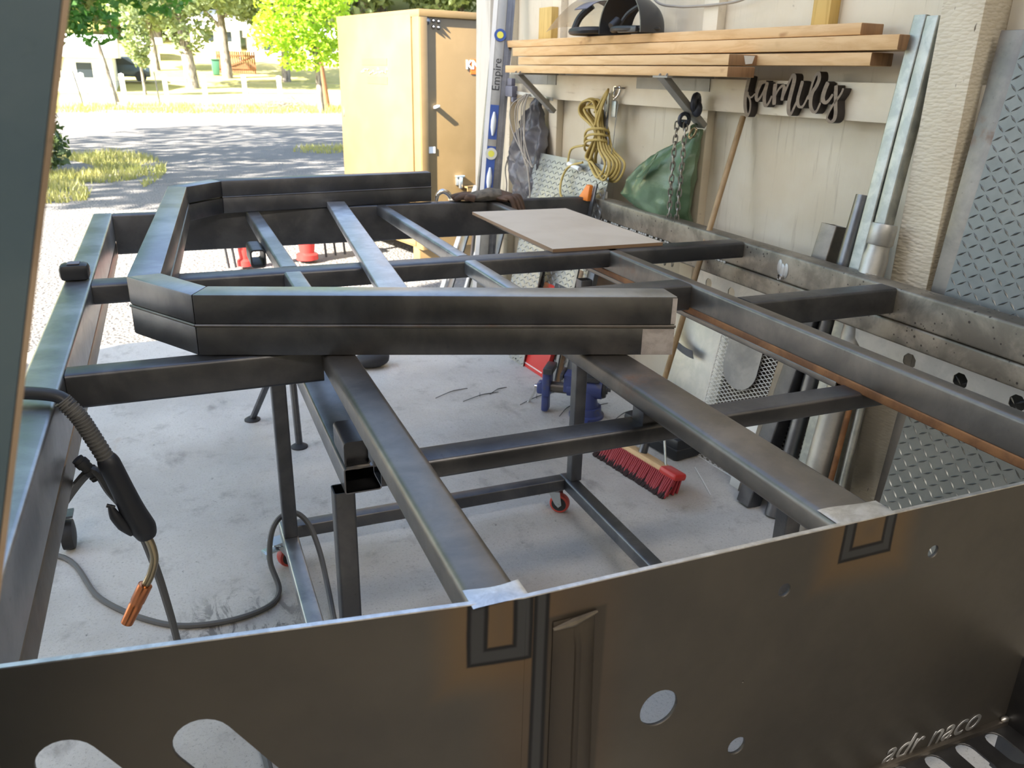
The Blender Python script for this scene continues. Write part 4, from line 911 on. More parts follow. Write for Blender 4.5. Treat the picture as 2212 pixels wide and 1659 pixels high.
for fam in (1, -1):
    n0 = -int(h_/pv)-2
    for i in range(n0, int(w_/pu)+int(h_/pv)+3):
        # line: x = i*pu + fam*y*(pu/pv)/1
        seg = []
        x_at = lambda y_: i*pu + (fam*y_*pu/pv if fam > 0 else -y_*pu/pv)
        ya, yb = 0, h_
        if fam > 0: ya = max(0, (-i*pu)*pv/pu); yb = min(h_, (w_-i*pu)*pv/pu)
        else: ya = max(0, (i*pu-w_)*pv/pu); yb = min(h_, i*pu*pv/pu)
        if yb-ya < .008: continue
        a_, b_ = O+ax*x_at(ya)+up_*ya, O+ax*x_at(yb)+up_*yb; d_ = (b_-a_)
        mb.obox((a_+b_)/2+nz_*(.001*fam), d_/2, d_.normalized().cross(nz_)*.0015, nz_*.0012)
mb.build('mesh_strands', WHITEP, t)
mb = MB()
for a_, b_ in (((0, 0), (0, h_)), ((0, 0), (w_, 0)), ((w_, 0), (w_, h_)), ((0, h_), (w_, h_))): mb.cyl(O+ax*a_[0]+up_*a_[1], O+ax*b_[0]+up_*b_[1], .003, n=6)
mb.build('mesh_edge', WHITEP, t)
O = W(.245, .36, .222); up2 = (W(.245, .62, .17)-W(.245, .0, .275)).normalized()
pts = [(.0, .24), (.0, .10)]+[(.10-.10*math.cos(R(180*k_/12))*1.0, .10-.10*math.sin(R(180*k_/12))*.9) for k_ in range(13)]+[(.20, .24)]
o = sheet('round_ended_offcut', STEEL, None, pts, [], .004, O, -WA, up2); tag(o, 'dark grey round-ended steel offcut leaning in front of the mesh panel', 'offcut')
upright('wood_lath', 'brown wooden lath leaning right of the mesh panel', WALL2, -.085, -.115, .66, .30, .18, .014, 'wood strip')
mb = MB(); wlean(mb, .01, -.075, .30, .315, .262, .006); o = mb.build('white_foot_plate', WHITEP, bevel=.002); tag(o, 'small white plate leaning at the foot of the black tube', 'plate')
upright('dark_shade_sheet', 'dark brown sheet added behind the mesh panel for the shade on the wall', steel('shade_brown', (.055, .045, .036), (.09, .07, .055), .6, .4), .27, -.30, .70, .235, .12, .004, 'steel sheet')  # added sheet; its dark brown stands for wall shadow behind the mesh
# push broom
t = thing('push_broom', 'push broom with red bristles on the floor and wooden handle leaning on the wall', 'broom', (1.72, 2.66, 0))
e0, e1 = V((1.66, 2.935, 0)), V((1.735, 2.475, 0)); d = (e1-e0).normalized(); p = V((-d.y, d.x, 0))
if p.x < 0: p = -p
hd = p*.020; mid = (e0+e1)/2
mb = MB(); mb.hexa([e0+p*.012+V((0, 0, .072)), e1+p*.012+V((0, 0, .072)), e1+p*.072+V((0, 0, .058)), e0+p*.072+V((0, 0, .058)), e0+p*.020+V((0, 0, .098)), e1+p*.020+V((0, 0, .098)), e1+p*.078+V((0, 0, .084)), e0+p*.078+V((0, 0, .084))]); mb.build('head_block', PINE, t, bevel=.008)
mb = MB(); q0 = e1-d*.09; mb.hexa([q0+p*.008+V((0, 0, .068)), e1+d*.012+p*.008+V((0, 0, .068)), e1+d*.012+p*.076+V((0, 0, .054)), q0+p*.076+V((0, 0, .054)), q0+p*.016+V((0, 0, .101)), e1+d*.012+p*.016+V((0, 0, .101)), e1+d*.012+p*.082+V((0, 0, .087)), q0+p*.082+V((0, 0, .087))]); mb.build('end_cap', REDP, t, bevel=.012)
mb = MB(); mk = MB(); random.seed(5)
for i in range(44):
    for j in range(4):
        s = i/43; a = e0+(e1-e0)*s+p*(.018+.014*j)+V((0, 0, .078-.003*j)); b = e0+(e1-e0)*s+d*random.uniform(-.006, .006)+p*(-.030+.024*j+random.uniform(-.004, .004))+V((0, 0, .002))
        (mk if j == 0 and False else mb).cyl(a, b, .0045, .0062, 6)
    a = e0+(e1-e0)*(i/43)+p*.010+V((0, 0, .04)); mk.cyl(a, e0+(e1-e0)*(i/43)+p*(-.042+random.uniform(-.004, .004))+V((0, 0, .001)), .004, .006, 5)
o = mb.build('red_bristles', BRISTLE, t); o['kind'] = 'stuff'; o = mk.build('dark_bristles', BRISTLK, t); o['kind'] = 'stuff'
top_ = W(.470, 1.452, .052); sck = mid+p*.045+V((0, 0, .085))
mb = MB(); mb.sweep([sck, sck+(top_-sck)*.5, top_], .0125, 12, sub=2); mb.build('handle', BROOMW, t)
mb = MB(); mb.cyl(sck-V((0, 0, .004)), sck+(top_-sck)*.06, .020, .017); mb.build('socket', STEEL_D, t)
mb = MB(); mb.cyl(sck+d*.14+p*.01, sck+(top_-sck)*.2, .005, n=8); mb.build('brace_rod', GALV, t)
# black case by the wall
t = thing('black_tool_case', 'black plastic tool case lying on the floor against the mesh panel', 'tool case', (1.98, 2.95, 0))
mb = MB(); c = V((1.985, 2.93, .055)); a_ = V((.03, -.19, 0)); b_ = V((.085, .012, 0)); mb.obox(c, a_, b_, V((0, 0, .053))); mb.build('case_body', BLACKP, t, bevel=.018)
mb = MB(); mb.obox(c+V((0, 0, .002)), a_*1.01, b_*1.03, V((0, 0, .004))); mb.build('rim', RUBBER, t, bevel=.002)
mb = MB(); mb.obox(c-b_*1.0+V((-.001, .02, .012)), a_.normalized()*.028, b_.normalized()*.003, V((0, 0, .012))); mb.build('label_plate', PAPER, t)
# bench vise on the floor
t = thing('bench_vise', 'blue bench vise standing on the concrete floor behind the cart', 'vise', (1.80, 3.34, 0))
ax = V((-.80, .60, 0)).normalized(); pp = V((ax.y, -ax.x, 0)); c = V((1.80, 3.345, 0)); UP = V((0, 0, 1))
mb = MB(); mb.rev(c, UP*.055, [(.088, 0), (.088, .25), (.075, .35), (.072, 1.0)], 28); mb.obox(c+pp*.09+UP*.006, ax*.025, pp*.03, UP*.006); mb.obox(c-pp*.09+UP*.006, ax*.025, pp*.03, UP*.006); mb.build('swivel_base', VISEB, t)
mb = MB(); mb.rev(c+UP*.05, UP*.09, [(.062, 0), (.050, .4), (.054, 1)], 22); mb.cyl(c-ax*.075+UP*.150, c+ax*.10+UP*.150, .050, n=26); mb.obox(c+ax*.085+UP*.175, ax*.030, pp*.048, UP*.045); mb.build('body', VISEB, t, bevel=.003)
mb = MB(); mb.obox(c-ax*.01+UP*.206, ax*.050, pp*.042, UP*.013); mb.obox(c+ax*.125+UP*.212, ax*.008, pp*.060, UP*.014); mb.build('anvil', STEEL_D, t, bevel=.003)
mb = MB(); e_ = c-ax*.078+UP*.150; mb.rev(e_, -ax*.014, [(.046, 0), (.040, 1)], 24); mb.build('rear_cap', RUBBER, t)
mb = MB(); mb.cyl(e_-ax*.012, e_-ax*.022, .022, n=18); mb.cyl(e_-ax*.02, e_-ax*.036, .010, n=8); mb.build('screw_nut', STEEL_D, t)
mb = MB(); mb.cyl(c+ax*.10+UP*.135, c+ax*.20+UP*.135, .028, n=20); mb.build('slide_bar', STEEL_B, t)
j = c+ax*.205
mb = MB(); mb.obox(j+UP*.155, ax*.020, pp*.046, UP*.065); mb.obox(j+ax*.006+UP*.06, ax*.018, pp*.030, UP*.055); mb.obox(j+ax*.02+UP*.128, ax*.03, pp*.032, UP*.030); mb.build('front_jaw', VISEB, t, bevel=.010)
mb = MB(); mb.obox(j-ax*.01+UP*.232, ax*.024, pp*.062, UP*.015); mb.build('jaw_plate', STEEL_D, t, bevel=.003)
mb = MB(); h0 = j+ax*.052+UP*.125; mb.cyl(h0-ax*.03, h0+ax*.012, .016); dd_ = (V((1.600, 3.60, .012))-h0).normalized(); mb.cyl(h0-dd_*.05, h0+dd_*.17, .006, n=10); mb.ball(h0+dd_*.17, V((.010, 0, 0)), V((0, .010, 0)), V((0, 0, .010)), 10, 7); mb.build('handle_bar', CHROME, t)
mb = MB(); mb.cyl(c+pp*.075+UP*.075-ax*.01, c+pp*.11+UP*.082-ax*.06, .005, n=8); mb.build('lock_lever', CHROME, t)
# red cabinet panel with window, aluminium plate leaning by the far wall
t = thing('red_machine_cover', 'red metal front panel with a white and dark window leaning at the far wall', 'red panel', W(1.57, 0, .38))
def lw(u, z, o): return W(u, z, o+.41-.30*z)
def lwb(mb, u0, u1, z0, z1, o0, o1): return mb.hexa([lw(u0, z0, o0), lw(u1, z0, o0), lw(u1, z0, o1), lw(u0, z0, o1), lw(u0, z1, o0), lw(u1, z1, o0), lw(u1, z1, o1), lw(u0, z1, o1)])
mb = MB(); lwb(mb, 1.44, 1.72, 0, .62, -.03, 0); mb.build('red_body', REDP, t, bevel=.004)
mb = MB(); lwb(mb, 1.49, 1.665, .13, .20, 0, .002); mb.build('white_window', WHITEP, t); mb = MB(); lwb(mb, 1.50, 1.655, .137, .168, .002, .003); mb.build('dark_window', DARKIN, t)
mb = MB(); lwb(mb, 1.46, 1.60, .42, .60, 0, .002); mb.build('black_window', DARKIN, t)
mb = MB()
for i in range(16): lwb(mb, 1.695-.014*i, 1.686-.014*i, .020, .026, 0, .0015)
for i in range(9): lwb(mb, 1.700, 1.694, .05+.012*i, .057+.012*i, 0, .0015)
mb.build('fine_print', WHITEP, t)
mb = MB(); wlean(mb, 1.75, 1.86, .55, .42, .26, .006); o = mb.build('aluminium_plate', ALU, bevel=.002); tag(o, 'plain aluminium plate leaning left of the red panel', 'plate')
mb = MB()
for uu in (1.765, 1.845): mb.cyl(W(uu, .02, .417), W(uu, .02, .422), .004, n=8)
mb.build('corner_rivets', STEEL_D, o)
upright('tan_board_strip', 'tan board edge leaning right of the red panel', MDFE, 1.35, 1.39, .62, .38, .24, .03, 'board')
upright('grey_board', 'dull grey sheet leaning behind the red panel', STEEL_B, 1.36, 1.47, .66, .36, .22, .004, 'steel sheet')
upright('dark_upright', 'black steel upright leaning right of the tan board edge', STEEL_D, 1.25, 1.34, .70, .36, .22, .03)
t = thing('orange_clamp', 'orange-handled clamp on a grey bar standing by the far wall', 'clamp', W(1.4, 0, .4))
mb = MB(); wlean(mb, 1.345, 1.37, 1.075, .40, .19, .010); mb.build('clamp_bar', STEEL, t)
mb = MB(); mb.prism([W(1.475, .985, .20), W(1.375, .985, .20), W(1.375, 1.065, .19), W(1.405, 1.068, .19)], WN*.025); mb.build('orange_head', ORANGE, t, bevel=.004)
# stand leg, little black things and litter on the floor
t = thing('pipe_stand', 'dark folding pipe stand with a round foot behind the cart leg', 'stand', (.30, 3.75, 0))
mb = MB(); mb.cyl((.235, 3.83, .012), (.40, 3.55, .50), .016, .016, 8); mb.build('leg', STEEL_D, t)
mb = MB(); mb.rev((.233, 3.835, 0), (0, 0, .02), [(.038, 0), (.038, .3), (.016, 1)], 18); mb.build('foot', RUBBER, t)
mb = MB(); mb.cyl((.40, 3.45, .012), (.40, 3.55, .50), .016, n=8); mb.cyl((.40, 3.55, .46), (.40, 3.55, .62), .022, n=10); mb.build('column', STEEL_D, t)
mb = MB(); mb.rev((.40, 3.45, 0), (0, 0, .02), [(.038, 0), (.038, .3), (.016, 1)], 18); mb.build('foot', RUBBER, t)
mb = MB(); mb.ball((.95, 4.40, .045), (.11, .01, 0), (0, .07, 0), (0, 0, .046), 18, 10)
for v_ in mb.v: v_ += V((1, 1, .6))*.012*noise.noise(v_*22)
for v_ in mb.v: v_.z = max(v_.z, .001)
o = mb.build('black_bag', RUBBER); tag(o, 'small black crumpled bag lying on the far concrete', 'bag')
random.seed(31)
for i in range(7):
    x, y = 1.30+.13*i*.9+random.uniform(-.05, .05), 3.95-.10*i+random.uniform(-.12, .12); a = random.uniform(.2, .8); L_ = random.uniform(.06, .13)
    mb = MB(); dv = V((math.cos(a), math.sin(a), 0)); q = V((x, y, .003)); mb.sweep([q-dv*L_, q+V((.004, .008, .004)), q+dv*L_*.7, q+dv*L_+V((.01, -.01, 0))], [.0016, .0026, .0015], 5, sub=3)
    if i % 2: mb.sweep([q, q+V((dv.y, dv.x, 0))*.05+V((0, 0, .004))], [.0018, .001], 5, sub=1)
    o = mb.build('twig', RUBBER); tag(o, 'thin dark twig lying on the concrete near the red panel', 'twig', 'twigs on the floor')
mb = MB(); mb.sweep([(1.985, 2.66, .003), (1.94, 2.53, .004), (1.90, 2.42, .003)], .0022, 6); o = mb.build('white_wire', WHITEP); tag(o, 'short white wire offcut lying on the floor by the white plate', 'wire')
t = thing('swivel_wheel', 'black swivel wheel just visible behind the left side rail', 'wheel', (-.52, 2.92, 0))
mb = MB(); mb.rev((-.50, 2.88, .055), (.045, 0, 0), [(.030, 0), (.052, .1), (.055, .5), (.052, .9), (.030, 1)], 24); mb.build('tyre', RUBBER, t)
mb = MB(); mb.obox((-.48, 2.88, .135), (.03, 0, 0), (0, .03, 0), (0, 0, .004)); mb.obox((-.505, 2.88, .09), (.002, 0, 0), (0, .022, 0), (0, 0, .045)); mb.build('fork', STEEL_D, t)
# ------------------------------------------------------------------ tan jobsite cabinet on the gravel outside
Kc = V((1.975, 6.835, 0)); KL = V((1.677-1.974, 8.664-6.835, 0)); KR = V((.645, .371, 0))
ka = V((math.sin(R(-13)), math.cos(R(-13)), 0)); kw, kd, kh = 1.58, 1.30, 2.066
ka, kb = ka, V((ka.y, -ka.x, 0))            # ka: along the left face, kb: along the right face
box_ = thing('steel_jobsite_cabinet', 'tall tan steel tool cabinet standing on the gravel outside the door', 'cabinet', Kc)
def K(a, b, z): return Kc+ka*a+kb*b+V((0, 0, z))
def kbox(mb, a0, a1, b0, b1, z0, z1): return mb.hexa([K(a0, b0, z0), K(a1, b0, z0), K(a1, b1, z0), K(a0, b1, z0), K(a0, b0, z1), K(a1, b0, z1), K(a1, b1, z1), K(a0, b1, z1)])
mb = MB(); kbox(mb, 0.012, kw-.012, 0.012, kd, .14, kh-.01); mb.build('body', TAN, box_, bevel=.004)
mb = MB(); kbox(mb, .13, kw-.02, -.012, .012, .24, kh-.03); mb.build('door', TAN, box_, bevel=.006)
mb = MB(); kbox(mb, .0, .115, -.006, .02, .14, kh); kbox(mb, -.006, .03, .0, .07, .14, kh); mb.build('corner_post', TAN, box_, bevel=.004)
mb = MB(); kbox(mb, -.008, kw, -.008, kd, kh-.055, kh); mb.build('top_frame', TAN, box_, bevel=.005)
mb = MB()
for a in (.10, kw-.25): kbox(mb, a, a+.12, .02, kd, 0, .14)
mb.build('skid', TAN, box_, bevel=.004)
mb = MB(); kbox(mb, .13, kw-.02, -.004, .010, .16, .225); mb.build('lower_panel', TAN, box_, bevel=.003)
mb = MB()
for b, z, r in ((.077, 2.0-.02, .028), (.134, 1.985, .016), (.182, 1.982, .016), (.134, 1.94, .016), (.182, 1.937, .016)): mb.rev(K(.012, b, z), -ka*.022, [(r, 0), (r*.9, .5), (r*.3, 1)], 16)
mb.build('knockout_plugs', STEEL, box_)
# raised bolt-on handle, latch and shelf bracket on the right face
mb = MB(); mb.hexa([K(.012, .125, 1.315), K(.012, .165, 1.325), K(-.03, .165, 1.327), K(-.03, .125, 1.317), K(.012, .125, 1.335), K(.012, .165, 1.345), K(-.03, .165, 1.345), K(-.03, .125, 1.336)]); mb.build('lifting_lug', WHITEP, box_, bevel=.003)
mb = MB(); kbox(mb, .004, .012, .055, .135, .957, 1.01); mb.build('data_plate', PAPER, box_)
mb = MB(); kbox(mb, -.03, .012, .33, .41, .745, .765); kbox(mb, -.035, -.012, .355, .385, .655, .75); kbox(mb, -.012, .012, .335, .355, .68, .76); mb.build('latch', ZINC, box_, bevel=.004)
mb = MB(); kbox(mb, -.08, .012, .405, .62, .658, .672); kbox(mb, -.08, -.07, .405, .62, .63, .672); mb.build('fold_shelf', TAN, box_, bevel=.003)
mb = MB(); kbox(mb, .007, .012, .49, .70, 1.591, 1.707); mb.build('logo_panel', ORANGEL, box_)
text('logo_lettering', 'KNAACK', .094, WHITEP, box_, K(.0065, .440, 1.633), kb, (0, 0, 1), .002, 0, .004)
# torn sticker on the left door, with marks
mb = MB(); kbox(mb, .56, 1.05, -.0145, -.0120, 1.645, 1.70); kbox(mb, .56, .95, -.0145, -.0120, 1.49, 1.55)
mb.build('torn_sticker', TAN, box_)
random.seed(2); mb = MB()
for i in range(16):
    a = .55+.033*i; z = 1.585+random.uniform(-.01, .02); mb.sweep([K(a, -.0135, z), K(a+.012, -.0135, z+random.uniform(-.02, .02)), K(a+.028, -.0135, z+random.uniform(-.01, .01))], .006, 5, sub=2)
mb.sweep([K(1.50, -.0135, 1.27), K(1.485, -.0135, 1.22), K(1.50, -.0135, 1.18)], .008, 5); mb.build('scuff_marks', BARK, box_)
mb = MB(); kbox(mb, .25, .95, -.006, -.003, .226, .237); mb.build('gap_strip', REDP, box_)

# red machine with black rods on the gravel
t = thing('red_tripod_machine', 'red machine with black rods standing in the sun beyond the frame', 'machine', (.9, 7.4, 0))
for x, y, tw in ((.52, 7.32, .10), (1.06, 7.42, .13)):
    mb = MB(); mb.rev((x, y, 0), (0, 0, .44), [(tw*.75, 0), (tw*.75, .10), (tw*.5, .14), (tw*.58, .35), (tw*.62, 1)], 18); mb.build('red_leg', REDP, t)
mb = MB(); mb.obox((.80, 7.38, .46), (.38, .08, 0), (-.02, .10, 0), (0, 0, .05)); mb.build('red_body', REDP, t, bevel=.02)
mb = MB(); mb.obox((1.33, 7.55, .24), (.10, .02, 0), (-.005, .03, 0), (0, 0, .05)); mb.obox((1.24, 7.52, .42), (.03, .01, 0), (0, .03, 0), (0, 0, .22)); mb.obox((.40, 7.28, .24), (.05, .01, 0), (0, .03, 0), (0, 0, .07)); mb.build('red_arm', REDP, t, bevel=.01)
for x, y, h_ in ((.375, 7.24, .20), (.43, 7.25, .22), (1.235, 7.45, .30), (1.33, 7.50, .22), (1.42, 7.52, .26)):
    mb = MB(); mb.cyl((x, y, 0), (x-.02, y, h_), .010, n=8); mb.ball((x-.02, y, h_), (.024, 0, 0), (0, .024, 0), (0, 0, .024), 12, 8); mb.build('black_rod', BLACKP, t)
mb = MB(); mb.hexa([V((2.03, 6.25, .0))+V(q) for q in ((0, 0, .0), (.3, .02, 0), (.3, .3, 0), (0, .3, 0), (0, 0, .10), (.3, .02, .10), (.3, .3, .10), (0, .3, .10))]) if False else None

# ------------------------------------------------------------------ vegetation
def foliage(seed, blobs, n, size, mat, name='foliage', parent=None, off=V((0, 0, 0))):
    rnd = random.Random(seed); vs = []; fs = []; tot = sum(b[1]**2*b[2] for b in blobs)
    for c, r, fl in blobs:
        c = V(c)
        for i in range(int(n*r*r*fl/tot)):
            d = V((rnd.gauss(0, 1), rnd.gauss(0, 1), rnd.gauss(0, 1))).normalized(); rad = r*(.45+.55*rnd.random()**.5)*(1+.22*noise.noise(d*2.3+c))
            p = c+V((d.x*rad, d.y*rad, d.z*rad*fl)); s = size*rnd.uniform(.6, 1.25)
            a = V((rnd.gauss(0, 1), rnd.gauss(0, 1), rnd.gauss(0, .7))).normalized(); b = a.cross(V((rnd.gauss(0, 1), rnd.gauss(0, 1), rnd.gauss(0, 1)))).normalized()
            k_ = len(vs); vs += [p-a*s, p-b*s*.55+a*s*.1, p+a*s, p+b*s*.55+a*s*.1]; fs.append((k_, k_+1, k_+2, k_+3))
    mb = MB(); mb.add([q+off for q in vs], fs); return mb.build(name, mat, parent, smooth_=False)
def tree(name, label, x, y, h_, blobs, mat, n, size, tr, lean=(0, 0), branches=(), cat='tree', group=None, seed=1, fork=None):
    z0 = gz(y)-.05; t = thing(name, label, cat, (x, y, z0), group); B = V((x, y, z0))
    mb = MB(); mb.sweep([B, B+V((lean[0]*.35, lean[1]*.35, h_*.35)), B+V((lean[0], lean[1], h_*.75))], [tr*1.25, tr*.85, tr*.5], 10)
    for (s, ex, ey, ez) in branches:
        st = B+V((lean[0]*s, lean[1]*s, h_*.75*s)); en = B+V((ex, ey, ez)); mb.sweep([st, (st+en)/2+V((0, 0, -.06*h_*0)), en], [tr*.55, tr*.4, tr*.15], 7)
    mb.build('trunk', BARK, t)
    foliage(seed, [(B+V(c), r, f) for c, r, f in blobs], n, size, mat, 'foliage', t); return t
tree('maple_tree', 'dark green leafy tree drooping over the upper left, closest to the shop', -2.35, 16.0, 6.5, [((-.2, 0, 5.0), 2.4, .8), ((1.35, .2, 3.55), 1.25, .75), ((2.05, .2, 3.05), .75, .6), ((1.25, -.2, 2.75), .75, .75), ((.75, -.3, 2.35), .5, .9), ((.62, -.3, 1.72), .30, .9), ((1.55, -.3, 2.2), .42, .7), ((2.5, .3, 2.75), .55, .6), ((2.2, .3, 4.2), 1.2, .7), ((.8, .1, 3.0), .8, .8)], LEAF_M, 11000, .075, .14, (.2, 0), [(.5, .9, 0, 2.8), (.7, 2, .2, 3.4)], seed=4)
tree('oak_tree', 'grey-green oak with a dark slanting trunk, centre left beyond the white posts', 1.85, 55, 9, [((-.2, 0, 6.2), 3.4, .75), ((-2.8, .3, 5.8), 2.2, .8), ((2.3, -.3, 6.0), 2.4, .8), ((.1, .1, 3.4), 1.5, 1.0), ((.0, 0, 8.2), 3.0, .7)], LEAF_O, 6500, .20, .34, (-.6, 0), [(.6, -2.4, 0, 5.2), (.7, 2, 0, 5.6)], seed=5)
tree('sapling', 'thin pale-leaved sapling standing left of the slanting oak', -.72, 50, 4.4, [((-.1, 0, 2.6), .75, 1.2), ((-.15, 0, 3.7), .6, 1.1), ((0, 0, 1.8), .45, 1.0)], LEAF_O, 900, .14, .07, (-.15, 0), seed=6)
tree('oak_tree', 'small grey-green oak with a bare dark trunk behind the sapling', .0, 65, 7, [((-.2, 0, 4.2), 2.2, .8), ((-1.6, 0, 3.9), 1.3, .8), ((1.2, 0, 4.2), 1.5, .8), ((0, 0, 5.8), 2.2, .7)], LEAF_O, 3600, .20, .20, (-.3, 0), [(.6, -1, 0, 3.6)], seed=7)
tree('oak_tree', 'oak with a forked trunk and pale bark, in front of the brown fence', 4.35, 61.5, 9, [((.2, 0, 6.4), 3.2, .75), ((-2.2, .2, 6.0), 2.0, .8), ((2.4, 0, 6.6), 2.2, .8), ((.2, 0, 8.6), 3, .7)], LEAF_O, 5500, .21, .30, (-.15, 0), [(.45, -1.5, 0, 4.6), (.55, 1.6, 0, 4.9), (.6, .3, 0, 5.4)], seed=8)
tree('lime_tree', 'bright yellow-green leafy tree in full sun left of the cabinet', 6.05, 35.5, 5.8, [((-.9, 0, 3.6), 1.45, .9), ((.35, .2, 3.4), 1.25, .9), ((-1.7, 0, 2.9), .95, .8), ((-.4, -.2, 2.3), 1.0, .7), ((-1.0, 0, 1.95), .6, .6), ((.3, 0, 4.8), 1.5, .8), ((-1.3, 0, 4.8), 1.2, .8), ((.55, 0, 2.2), .6, .8)], LEAF_Y, 6500, .11, .12, (-.25, 0), [(.5, -1, 0, 2.9), (.6, .5, 0, 3.2)], seed=9)
tree('oak_tree', 'oak half hidden behind the yellow-green tree', 8.0, 60, 8, [((0, 0, 5.0), 2.8, .8), ((2.4, 0, 5), 2, .8), ((-2, 0, 4.8), 1.7, .8)], LEAF_O, 3800, .22, .26, (.1, 0), seed=10)
mb = MB(); mb.cyl((7.12, 40.2, -.1), (6.75, 40.2, 3.6), .16, .12, 10); o = mb.build('wooden_pole', FENCEW); tag(o, 'reddish brown wooden pole leaning right of the yellow-green tree', 'pole')
# background rows of trees, copies of two kinds
random.seed(21); ka_ = []
protoA = tree('background_tree', 'pale green tree in the far row that closes the view', -30, 96, 13, [((0, 0, 7), 4.6, .9), ((-2.5, 0, 5), 3, .9), ((2.6, .4, 5.4), 3.2, .9), ((0, 0, 10.5), 3.4, .9), ((0, 0, 3), 2.6, .9)], LEAF_O, 4200, .42, .35, group='far row of trees', seed=11)
xs_ = [(-6.5, 80), (-3.2, 82), (.2, 80), (3.4, 84), (-22, 92), (-16, 100), (-12, 88), (-7, 97), (-3, 90), (1.5, 99), (5, 91), (9, 97), (12.5, 89), (16, 96), (20, 90), (24, 98), (28, 90), (33, 97), (38, 92), (44, 99), (3, 118), (12, 116), (22, 118), (-8, 117), (33, 117)]
for i, (x, y) in enumerate(xs_):
    c = copy_tree(protoA, (x, y, gz(y)-.3)); s = random.uniform(.85, 1.3)*(1.25 if y > 110 else 1); c.scale = (s, s, s*random.uniform(.9, 1.15)); c.rotation_euler = (0, 0, random.uniform(0, 6.28))
# two tall trees outside the view whose crowns shade the gravel
tree('shade_tree', 'tall tree left of the door, outside the view, shading the gravel', -14, 8, 9, [((x_, y_, 8.6+.5*math.sin(x_+y_)), 2.3, .45) for x_, y_ in ((2, 0), (5, .5), (8, 1.5), (1.5, 4), (5, 4.5), (8.5, 5), (3, 8), (6.5, 8.5), (9.5, 9), (5, 12), (8.5, 12.5), (11.5, 6), (11, 12.5))], LEAF_M, 5600, .24, .3, (.5, .5), [(.8, 5, 2, 8), (.9, 6.5, 8, 8.5), (.9, 9, 4, 8.5)], seed=12)
# low bush and grass by the drive
t = thing('low_bush', 'dark leafy bush at the edge of the drive beside the dark sheet', 'bush', (-1.85, 15.2, 0))
foliage(13, [(V((-1.95, 15.2, .45)), .50, 1.0), (V((-1.72, 15.0, .28)), .30, .8), (V((-1.8, 15.3, .85)), .22, .9)], 700, .075, LEAF_B, 'leaves', t)
mb = MB(); mb.sweep([(-1.85, 15.2, 0), (-1.8, 15.2, .5), (-1.75, 15.3, 1.1)], [.03, .02, .008], 6); mb.build('stem', BARK, t)
def grass(name, label, cx, cyy, rx, ry, n, h_, seed, mat=GRASSM):
    rnd = random.Random(seed); vs = []; fs = []
    for i in range(n):
        a = rnd.uniform(0, 6.28); r = rnd.random()**.6; x = cx+rx*r*math.cos(a); y = cyy+ry*r*math.sin(a); z = gz(y)-.035
        if noise.noise(V((x*.9, y*.5, seed))) < -.12: continue
        hh = h_*rnd.uniform(.4, 1.3); th_ = rnd.uniform(0, 3.14); w_ = .012*h_/.12; lx, ly = rnd.gauss(0, .35)*hh, rnd.gauss(0, .35)*hh; k_ = len(vs)
        vs += [(x-w_*math.cos(th_), y-w_*math.sin(th_), z), (x+w_*math.cos(th_), y+w_*math.sin(th_), z), (x+lx, y+ly, z+hh)]; fs.append((k_, k_+1, k_+2))
    mb = MB(); mb.add(vs, fs); o = mb.build(name, mat, smooth_=False); tag(o, label, 'grass', kind='stuff'); return o
grass('grass_patch', 'patch of green and dry grass beside the gravel drive on the left', -1.55, 15.2, 1.5, 3.6, 9000, .11, 3)
grass('grass_verge', 'ragged dry grass along the far side of the drive', 2, 37.5, 12, 3.6, 9000, .20, 5)
grass('grass_strip', 'small grass patch left of the cabinet', 3.4, 18.5, 1.0, 1.0, 900, .10, 6)
t = thing('brush_pile', 'low pile of dry brushwood in the grass left of the yellow-green tree', 'brush pile', (4.3, 36.4, 0)); mb = MB(); random.seed(8)
for i in range(70):
    c = V((4.6+random.gauss(0, .45), 36.4+random.gauss(0, .3), .12+random.random()*.25)); d = V((random.gauss(0, 1), random.gauss(0, 1), random.gauss(0, .3))).normalized()*random.uniform(.15, .45); mb.cyl(c-d, c+d, .012, .006, 5)
o = mb.build('sticks', BARK, t); o['kind'] = 'stuff'
# fence posts
fp = None
for i, (x, y) in enumerate([(-2.9, 40.0), (-1.4, 40.5), (.28, 41), (1.94, 42), (3.79, 43), (5.47, 43.5)]):
    if fp is None:
        fp = thing('fence_post', 'white wooden fence post', 'fence post', (x, y, gz(y)-.05), 'white fence posts along the field')
        mb = MB(); mb.hexa([V((x-.10, y-.1, -.05)), V((x+.10, y-.1, -.05)), V((x+.10, y+.1, -.05)), V((x-.10, y+.1, -.05)), V((x-.14, y-.1, 1.25)), V((x+.06, y-.1, 1.25)), V((x+.06, y+.1, 1.25)), V((x-.14, y+.1, 1.25))]); mb.build('post', WHITEP, fp, bevel=.02)
        mb = MB(); mb.rev((x-.04, y, 1.24), (0, 0, .04), [(.09, 0), (.0, 1)], 12); mb.build('cap', WHITEP, fp); o = fp
    else: o = copy_tree(fp, (x, y, gz(y)-.05))
    o['label'] = ['first', 'second', 'third', 'fourth', 'fifth', 'sixth'][i]+' white fence post from the left at the field edge'
wr = thing('fence_wire', 'thin wire strung along the white fence posts', 'wire', (1.3, 41.5, .5)); mb = MB()
for z in (.45, .95): mb.sweep([(-6, 39.4, z), (-2.9, 40-.12, z), (-1.4, 40.5-.12, z), (.28, 41-.12, z), (1.94, 42-.12, z), (3.79, 43-.12, z), (5.47, 43.5-.12, z), (9, 44.2, z)], .008, 5, sub=2)
mb.build('strand', STEEL, wr)
